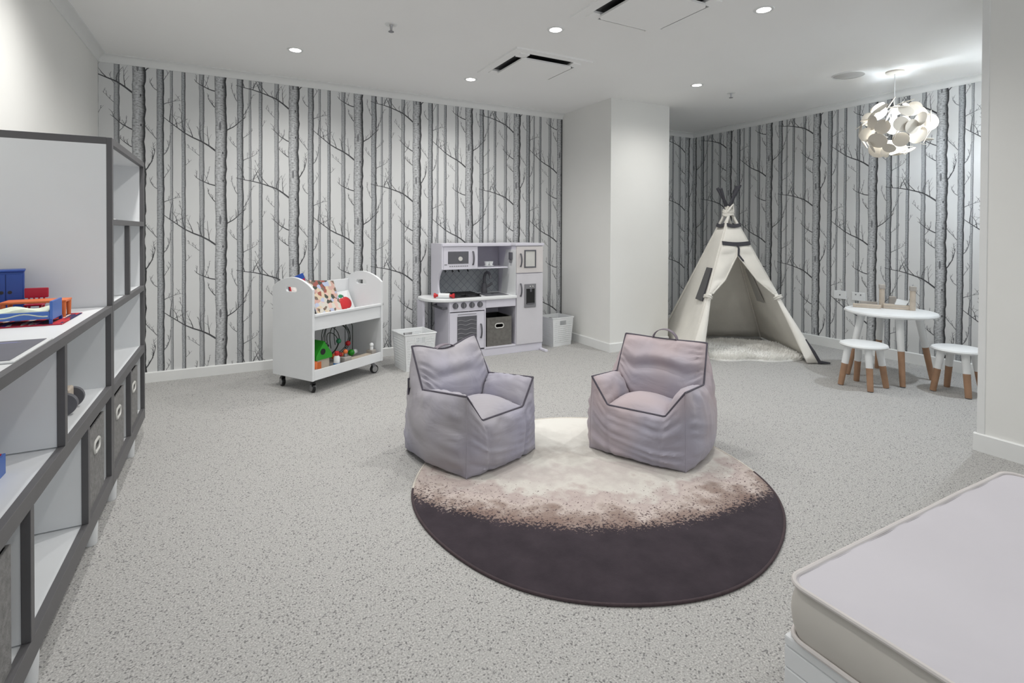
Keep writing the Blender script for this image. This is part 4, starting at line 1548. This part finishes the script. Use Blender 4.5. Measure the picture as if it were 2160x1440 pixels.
# front: yoke above the door, two flaps tied back to the poles
fo = -nin(FL, FR_)
def fp(u, z):
    a, b = pole_pt(FL, z), pole_pt(FR_, z)
    return a.lerp(b, u)+fo*.016
ZY = 1.035
canvas('front_yoke', [(fp(0, ZY), fp(1, ZY), fp(1, ZT), fp(0, ZT))], sagv=fo, amt=.01, seed=4)
ZA, ZTIE = .985, .545
def flap(u0, u1, seed):
    s = 1 if u0 == 0 else -1
    inner = [(fp(.56, ZY)), (fp(.50 if s > 0 else .50, .93)), fp(u0+s*.22, .70), fp(u0+s*.055, ZTIE+.03)]
    outer = [fp(u0, ZY), fp(u0, .93), fp(u0, .70), fp(u0, ZTIE+.03)]
    quads = [(outer[i+1], inner[i+1], inner[i], outer[i]) for i in range(3)]
    # below the tie the cloth widens again towards the ground, bunched around the pole
    lo_o = fp(u0-s*.03, z1)+fo*.03
    lo_i = fp(u0+s*.085, z1)+fo*.04
    quads.append((lo_o, lo_i, fp(u0+s*.05, ZTIE-.03), fp(u0, ZTIE-.03)))
    quads.append((fp(u0, ZTIE-.03), fp(u0+s*.05, ZTIE-.03), fp(u0+s*.05, ZTIE+.03), fp(u0, ZTIE+.03)))
    o = canvas('door_flap', quads, sagv=fo, amt=.02, seed=seed, n=10)
    bm = bmesh.new()
    tube(bm, [p+fo*.006 for p in inner], .007, 8)
    bm.transform(TO)
    obj('flap_hem', bm, M_rope, o, True)
    bm = bmesh.new()
    c = fp(u0+s*.01, ZTIE)
    ax = (pole_pt(FL if s > 0 else FR_, 1)-pole_pt(FL if s > 0 else FR_, 0)).normalized()
    e1 = ax.orthogonal().normalized()
    e2 = ax.cross(e1)
    for dz in (-.008, .008):
        tube(bm, [c-fo*.012+ax*dz+(e1*math.cos(2*PI*k/20)+e2*math.sin(2*PI*k/20))*.033 for k in range(20)], .008, 8, closed=True)
    bm.transform(TO)
    obj('tie_back', bm, M_rope, o, True)
flap(0, 1, 5)
flap(1, 0, 6)
def band(z, hgt, pairs):
    for a, b in pairs:
        n_ = -nin(a, b)
        off = .040 if (a is FL and b is FR_) else .022
        bm = bmesh.new()
        prev = None
        for i in range(13):
            p = pole_pt(a, z).lerp(pole_pt(b, z), i/12)+n_*off-Vector((0, 0, .012*math.sin(PI*i/12)))
            q = p+Vector((0, 0, hgt))-n_*hgt*.35
            cur = (bm.verts.new(p), bm.verts.new(q))
            if prev:
                bm.faces.new((prev[0], cur[0], cur[1], prev[1]))
            prev = cur
        bm.transform(TO)
        o = obj('tape_band', bm, M_tape, TP)
        o.modifiers.new('thick', 'SOLIDIFY').thickness = .004
band(1.025, .036, [(FL, FR_)])
band(1.20, .034, [(FL, FR_), (FL, BL_), (BR_, FR_)])
# door bow, window nets, crown rope
bm = bmesh.new()
tube(bm, [fp(.55, 1.02)+fo*.012, fp(.56, .985)+fo*.014, fp(.52, .93)+fo*.014, fp(.62, .87)+fo*.01], .010, 8)
bm.transform(TO)
obj('door_tie', bm, M_tape, TP, True)
def window(a, b, u0, u1, za, zb, m):
    n_ = -nin(a, b)
    off = .010
    def q(u, z):
        return pole_pt(a, z).lerp(pole_pt(b, z), u)+n_*off
    bm = bmesh.new()
    bm.faces.new([bm.verts.new(p) for p in (q(u0, za), q(u1, za), q(u1, zb), q(u0, zb))])
    bm.transform(TO)
    o = obj('window_net', bm, m, TP)
    o.modifiers.new('thick', 'SOLIDIFY').thickness = .004
    bm = bmesh.new()
    tube(bm, [q(u0, za), q(u1, za), q(u1, zb), q(u0, zb)], .006, 6, closed=True)
    bm.transform(TO)
    obj('window_binding', bm, M_tape, o)
window(FL, BL_, .10, .36, .50, .80, M_netdark)
def inwin():
    a, b = FR_, BR_
    n_ = nin(a, b)
    def q(u, z):
        return pole_pt(a, z).lerp(pole_pt(b, z), u)+n_*.045
    bm = bmesh.new()
    bm.faces.new([bm.verts.new(p) for p in (q(.40, .46), q(.62, .46), q(.62, .78), q(.40, .78))])
    bm.transform(TO)
    o = obj('window_net', bm, mat('pale netting', lin(176, 174, 170), .9), TP)
    o.modifiers.new('thick', 'SOLIDIFY').thickness = .003
inwin()
bm = bmesh.new()
for dz, r in ((-.05, .05), (-.035, .047), (-.02, .05), (-.005, .046)):
    tube(bm, [(AP.x+r*math.cos(2*PI*k/20), AP.y+r*math.sin(2*PI*k/20), AP.z-.01+dz+.006*math.sin(k)) for k in range(20)], .009, 8, closed=True)
tube(bm, [(AP.x-.045, AP.y-.03, AP.z-.03), (AP.x-.03, AP.y-.05, AP.z+.01), (AP.x, AP.y-.05, AP.z+.045), (AP.x+.015, AP.y-.045, AP.z-.02)], .012, 8)
bm.transform(TO)
obj('crown_rope', bm, M_rope, TP, True)
for i, (a, b) in enumerate(((FL, BL_), (BR_, FR_))):
    n_ = -nin(a, b)
    bm = bmesh.new()
    ft = a if i == 0 else b
    ot = b if i == 0 else a
    P0 = [pole_pt(ft, ZT)+n_*.004, pole_pt(ft, ZT).lerp(pole_pt(ot, ZT), .35)+n_*.004, pole_pt(ft, 1.33)+n_*.004]
    bm.faces.new([bm.verts.new(p) for p in P0])
    bm.transform(TO)
    o = obj('crown_gusset', bm, M_canvas, TP)
    o.modifiers.new('thick', 'SOLIDIFY').thickness = .003
# dark floor strap at the front corner
bm = bmesh.new()
c = fp(1.02, .01)+fo*.03
tube(bm, [fp(1.015, .20)+fo*.035, fp(1.02, .10)+fo*.04, c+Vector((0, 0, .006)), c+fo*.02+Vector((.07, -.04, .004))], [.006, .014, .018, .007], 8)
bm.transform(TO)
obj('corner_strap', bm, M_tape, TP, True)

# fur rug in the doorway
FU = thing('fur_rug', 'white fluffy fur rug on the teepee floor', 'fur rug', (4.30, 3.38, 0), math.radians(-31))
FA, FB = .50, .40
rng = random.Random(5)
def fur_edge(a):
    c, s = abs(math.cos(a)), abs(math.sin(a))
    r = 1/((c**3.2+s**3.2)**(1/3.2))
    return r*(1+.04*math.sin(5*a)+.03*math.sin(9*a+1))
bm = bmesh.new()
n = 72
top = [bm.verts.new((FA*fur_edge(2*PI*i/n)*math.cos(2*PI*i/n), FB*fur_edge(2*PI*i/n)*math.sin(2*PI*i/n), .012)) for i in range(n)]
bot = [bm.verts.new((v.co.x, v.co.y, 0.0005)) for v in top]
bm.faces.new(top)
bm.faces.new(bot[::-1])
for i in range(n):
    bm.faces.new((bot[i], bot[(i+1) % n], top[(i+1) % n], top[i]))
obj('hide', bm, M_fur, FU)
vs, fs = [], []
for i in range(26000):
    a = rng.uniform(0, 2*PI)
    r = math.sqrt(rng.random())
    k = fur_edge(a)*r
    x, y = FA*k*math.cos(a), FB*k*math.sin(a)
    l = rng.uniform(.025, .05)
    fl_ = noise.noise((x*7, y*7, 2))*2.5+a*.0
    ra = rng.uniform(0, 2*PI)
    lean = Vector((math.cos(fl_)*.22+math.cos(ra)*.35+.5*math.cos(a)*r**6, math.sin(fl_)*.22+math.sin(ra)*.35+.5*math.sin(a)*r**6, .75))
    lean = lean.normalized()*l
    sd = Vector((-lean.y, lean.x, 0)).normalized()*rng.uniform(.0014, .0026)
    p = Vector((x, y, .012))
    b = len(vs)
    q = p+lean*.6+Vector((0, 0, .004))
    vs += [p-sd, p+sd, q+sd*.7, q-sd*.7, p+lean+Vector((0, 0, -.002))]
    fs += [(b, b+1, b+2, b+3), (b+3, b+2, b+4)]
me = bpy.data.meshes.new('fur_pile')
me.from_pydata([tuple(v) for v in vs], [], fs)
me.materials.append(M_fur)
fo_ = bpy.data.objects.new('fur_pile', me)
C.objects.link(fo_)
fo_.parent = FU
fo_['kind'] = 'stuff'

# ---------------------------------------------------------------- play table and stools
def leg(t, top, foot, zs, r0, r1):
    top, foot = Vector(top), Vector(foot)
    mid = foot+(top-foot)*(zs/top.z)
    bm = bmesh.new()
    rm = r0+(r1-r0)*(zs/top.z)
    cyl(bm, foot+(top-foot)*(.004/top.z), mid, r0, rm, n=24)
    l = obj('leg', bm, M_beech, t, True)
    bm = bmesh.new()
    cyl(bm, mid, top, rm+.0008, r1+.0008, n=24)
    obj('painted_upper', bm, M_plas, l, True)
    bm = bmesh.new()
    cyl(bm, foot, foot+(top-foot)*(.006/top.z), r0*.9, r0*.95, n=20)
    obj('foot_pad', bm, M_dgrey, l)
def round_top(t, name, r, z, th):
    bm = bmesh.new()
    lathe(bm, [(0, z-th), (r-.018, z-th), (r-.006, z-th+.004), (r, z-th*.5), (r-.005, z-.004), (r-.016, z), (0, z)], 64)
    obj(name, bm, M_plas, t, True)
TB = thing('play_table', 'round white play table with four two tone wooden legs', 'table', (4.60, 2.222, 0), math.radians(-1))
round_top(TB, 'table_top', .308, .532, .030)
for sx in (-1, 1):
    for sy in (-1, 1):
        leg(TB, (sx*.135, sy*.135, .503), (sx*.212, sy*.20, 0), .255, .0185, .026)
def stool(loc, rot, label):
    t = thing('play_stool', label, 'stool', (*loc, 0), rot, 'round play stools')
    round_top(t, 'seat', .155, .325, .027)
    for sx in (-1, 1):
        for sy in (-1, 1):
            leg(t, (sx*.07, sy*.07, .299), (sx*.105, sy*.105, 0), .165, .0195, .024)
    return t
S0 = stool((4.153, 2.179), 0, 'round white stool with two tone legs on the teepee side of the table')
dup(S0, (4.596, 1.778, 0), 0, 'round white stool with two tone legs by the white doorway wall edge')
TZ = .5325
def post(x, y, label, h=.19, r=.021):
    t = thing('wooden_peg', label, 'wooden toy', (x, y, TZ))
    part('shaft', M_wood, t, cyl, (0, 0, 0), (0, 0, h-.035), r*.92, n=20, smooth=True)
    part('cap', M_grwood, t, box, -r, r, -r, r, h-.035, h, .003, mx=Matrix.Rotation(.6, 4, 'Z'))
post(4.70, 2.33, 'upright wooden peg with square cap among the blocks, nearer the teepee')
post(4.745, 2.13, 'upright wooden peg with square cap beside the stacked block')
def block(x, y, z, a, b, c, rot, label, m=M_wood):
    t = thing('wooden_block', label, 'wooden block', (x, y, z), rot, 'wooden blocks on the play table')
    part('block', m, t, box, -a, a, -b, b, 0, c, .003)
    part('groove', M_grwood, t, box, -a*.8, a*.8, -b*1.02, b*1.02, c*.45, c*.55, .0005)
    return t
block(4.585, 2.385, TZ, .095, .022, .028, math.radians(-62), 'long flat wooden block at the edge of the table nearest the teepee')
block(4.70, 2.43, TZ, .06, .02, .038, math.radians(-60), 'short wooden block behind the long flat block', M_grwood)
block(4.72, 2.235, TZ, .085, .025, .036, math.radians(-62), 'wooden block lying between the two upright pegs')
block(4.80, 2.30, TZ, .022, .022, .09, math.radians(-55), 'small square upright wooden block behind the pegs', M_grwood)
t = thing('wooden_wedge', 'tilted white block resting on the wooden block between the pegs', 'wooden block', (4.735, 2.205, TZ+.0365), math.radians(-62))
bm = bmesh.new()
plate(bm, [(-.045, 0), (.03, 0), (.045, .034), (-.03, .042)], [], .05, Matrix.Translation((0, -.025, 0)))
obj('wedge', bm, M_plas, t)
part('face', M_grwood, t, box, -.0448, -.044, -.02, .02, .002, .01)

# ---------------------------------------------------------------- daybed in the foreground
BX0, BX1, BY0, BY1, BZ = .945, 1.93, -1.25, .635, .37
DB = thing('bench_seat', 'white panelled bench box under the long pale cushion', 'bench', ((BX0+BX1)/2, (BY0+BY1)/2, 0))
DM = Matrix.Translation((-(BX0+BX1)/2, -(BY0+BY1)/2, 0))
def db(name, m, *a, bev=.003, parent=None):
    bm = bmesh.new()
    box(bm, *a, bev, mx=DM)
    return obj(name, bm, m, parent or DB)
db('carcass', M_white, BX0+.016, BX1-.016, BY0+.016, BY1-.016, .0, BZ-.02)
db('top_board', M_white, BX0, BX1, BY0, BY1, BZ-.02, BZ, bev=.004)
for z0, z1_ in ((.0, .075), (BZ-.062, BZ-.0205)):
    db('rail', M_white, BX0+.001, BX0+.0155, BY0, BY1, z0, z1_)
ys = [BY1-.06, .10, -.62, BY0]
for yy in ys:
    db('stile', M_white, BX0+.0012, BX0+.0155, yy, yy+.06, .0755, BZ-.0625)
db('end_panel', M_white, BX0+.016, BX1-.016, BY1-.0155, BY1-.001, 0, BZ-.0205)
CU = thing('seat_cushion', 'long pale lilac box cushion with piped edges on the bench', 'cushion', ((BX0+BX1)/2, (BY0+BY1)/2, BZ))
cw, cl, ch = (BX1-BX0)/2-.002, (BY1-BY0)/2-.004, .112
def rrect(w_, l, r, n=8):
    p = []
    for cx, cy, a in ((w_-r, l-r, 0), (-w_+r, l-r, PI/2), (-w_+r, -l+r, PI), (w_-r, -l+r, 3*PI/2)):
        for k in range(n+1):
            p.append((cx+r*math.cos(a+PI/2*k/n), cy+r*math.sin(a+PI/2*k/n)))
    return p
def dense(p, step=.03):
    out = []
    for a, b in zip(p, p[1:]+p[:1]):
        l = math.hypot(b[0]-a[0], b[1]-a[1])
        n = max(1, int(l/step))
        for i in range(n):
            out.append((a[0]+(b[0]-a[0])*i/n, a[1]+(b[1]-a[1])*i/n))
    return out
def wob(x, y, z):
    return .004*noise.noise((x*4, y*4, z*3))
edge = dense(rrect(cw, cl, .036))
bm = bmesh.new()
rings = []
for j in range(7):
    v = j/6
    bul = .012*math.sin(PI*v)
    ring = []
    for i, (x, y) in enumerate(edge):
        l = math.hypot(x/cw, y/cl)
        nx, ny = (x/cw)**5, (y/cl)**5
        q = math.hypot(nx, ny) or 1
        wz = .0025*noise.noise((x*30, y*30, 1))*math.sin(PI*v)
        ring.append(bm.verts.new((x-.004+nx/q*(bul+wz-.008), y+ny/q*(bul+wz-.008), .001+v*(ch-.004)+(wob(x, y, 0) if j == 6 else 0))))
    rings.append(ring)
for A, B_ in zip(rings, rings[1:]):
    m_ = len(A)
    for i in range(m_):
        bm.faces.new((A[i], A[(i+1) % m_], B_[(i+1) % m_], B_[i]))
bm.faces.new(rings[0][::-1])
obj('boxing', bm, M_cushside, CU, True, angle=60)
# crowned top with gathers by the piping
bm = bmesh.new()
cols = []
m_ = len(edge)
K_ = 14
for j in range(K_+1):
    s = 1-j/K_*.999
    ring = []
    for i, (x, y) in enumerate(edge):
        sx = s
        px_, py_ = x*sx, y*(1-(1-sx)*cw/cl*1.0) if False else y*sx
        d = (1-s)
        g = .007*math.sin((x*38+y*52)+3*noise.noise((x*6, y*6, 0)))*math.exp(-((d-.07)/.06)**2)*(.4+.6*noise.noise((x*5+9, y*5, 0)))
        z = ch-.004+.028*(1-s**3.2)+g+wob(x, y, 0)*s
        ring.append(bm.verts.new((px_-.004, py_, z)))
    cols.append(ring)
for A, B_ in zip(cols, cols[1:]):
    for i in range(m_):
        bm.faces.new((A[i], A[(i+1) % m_], B_[(i+1) % m_], B_[i]))
bm.faces.new(cols[-1])
bmesh.ops.recalc_face_normals(bm, faces=bm.faces)
obj('cover_top', bm, M_cush, CU, True, angle=80)
for z, nm in ((ch-.003, 'piping'), (.006, 'piping')):
    bm = bmesh.new()
    tube(bm, [(x-.004, y, z+(wob(x, y, 0) if z > .05 else 0)) for x, y in edge], .0048, 8, closed=True)
    obj(nm, bm, M_pipe, CU, True)
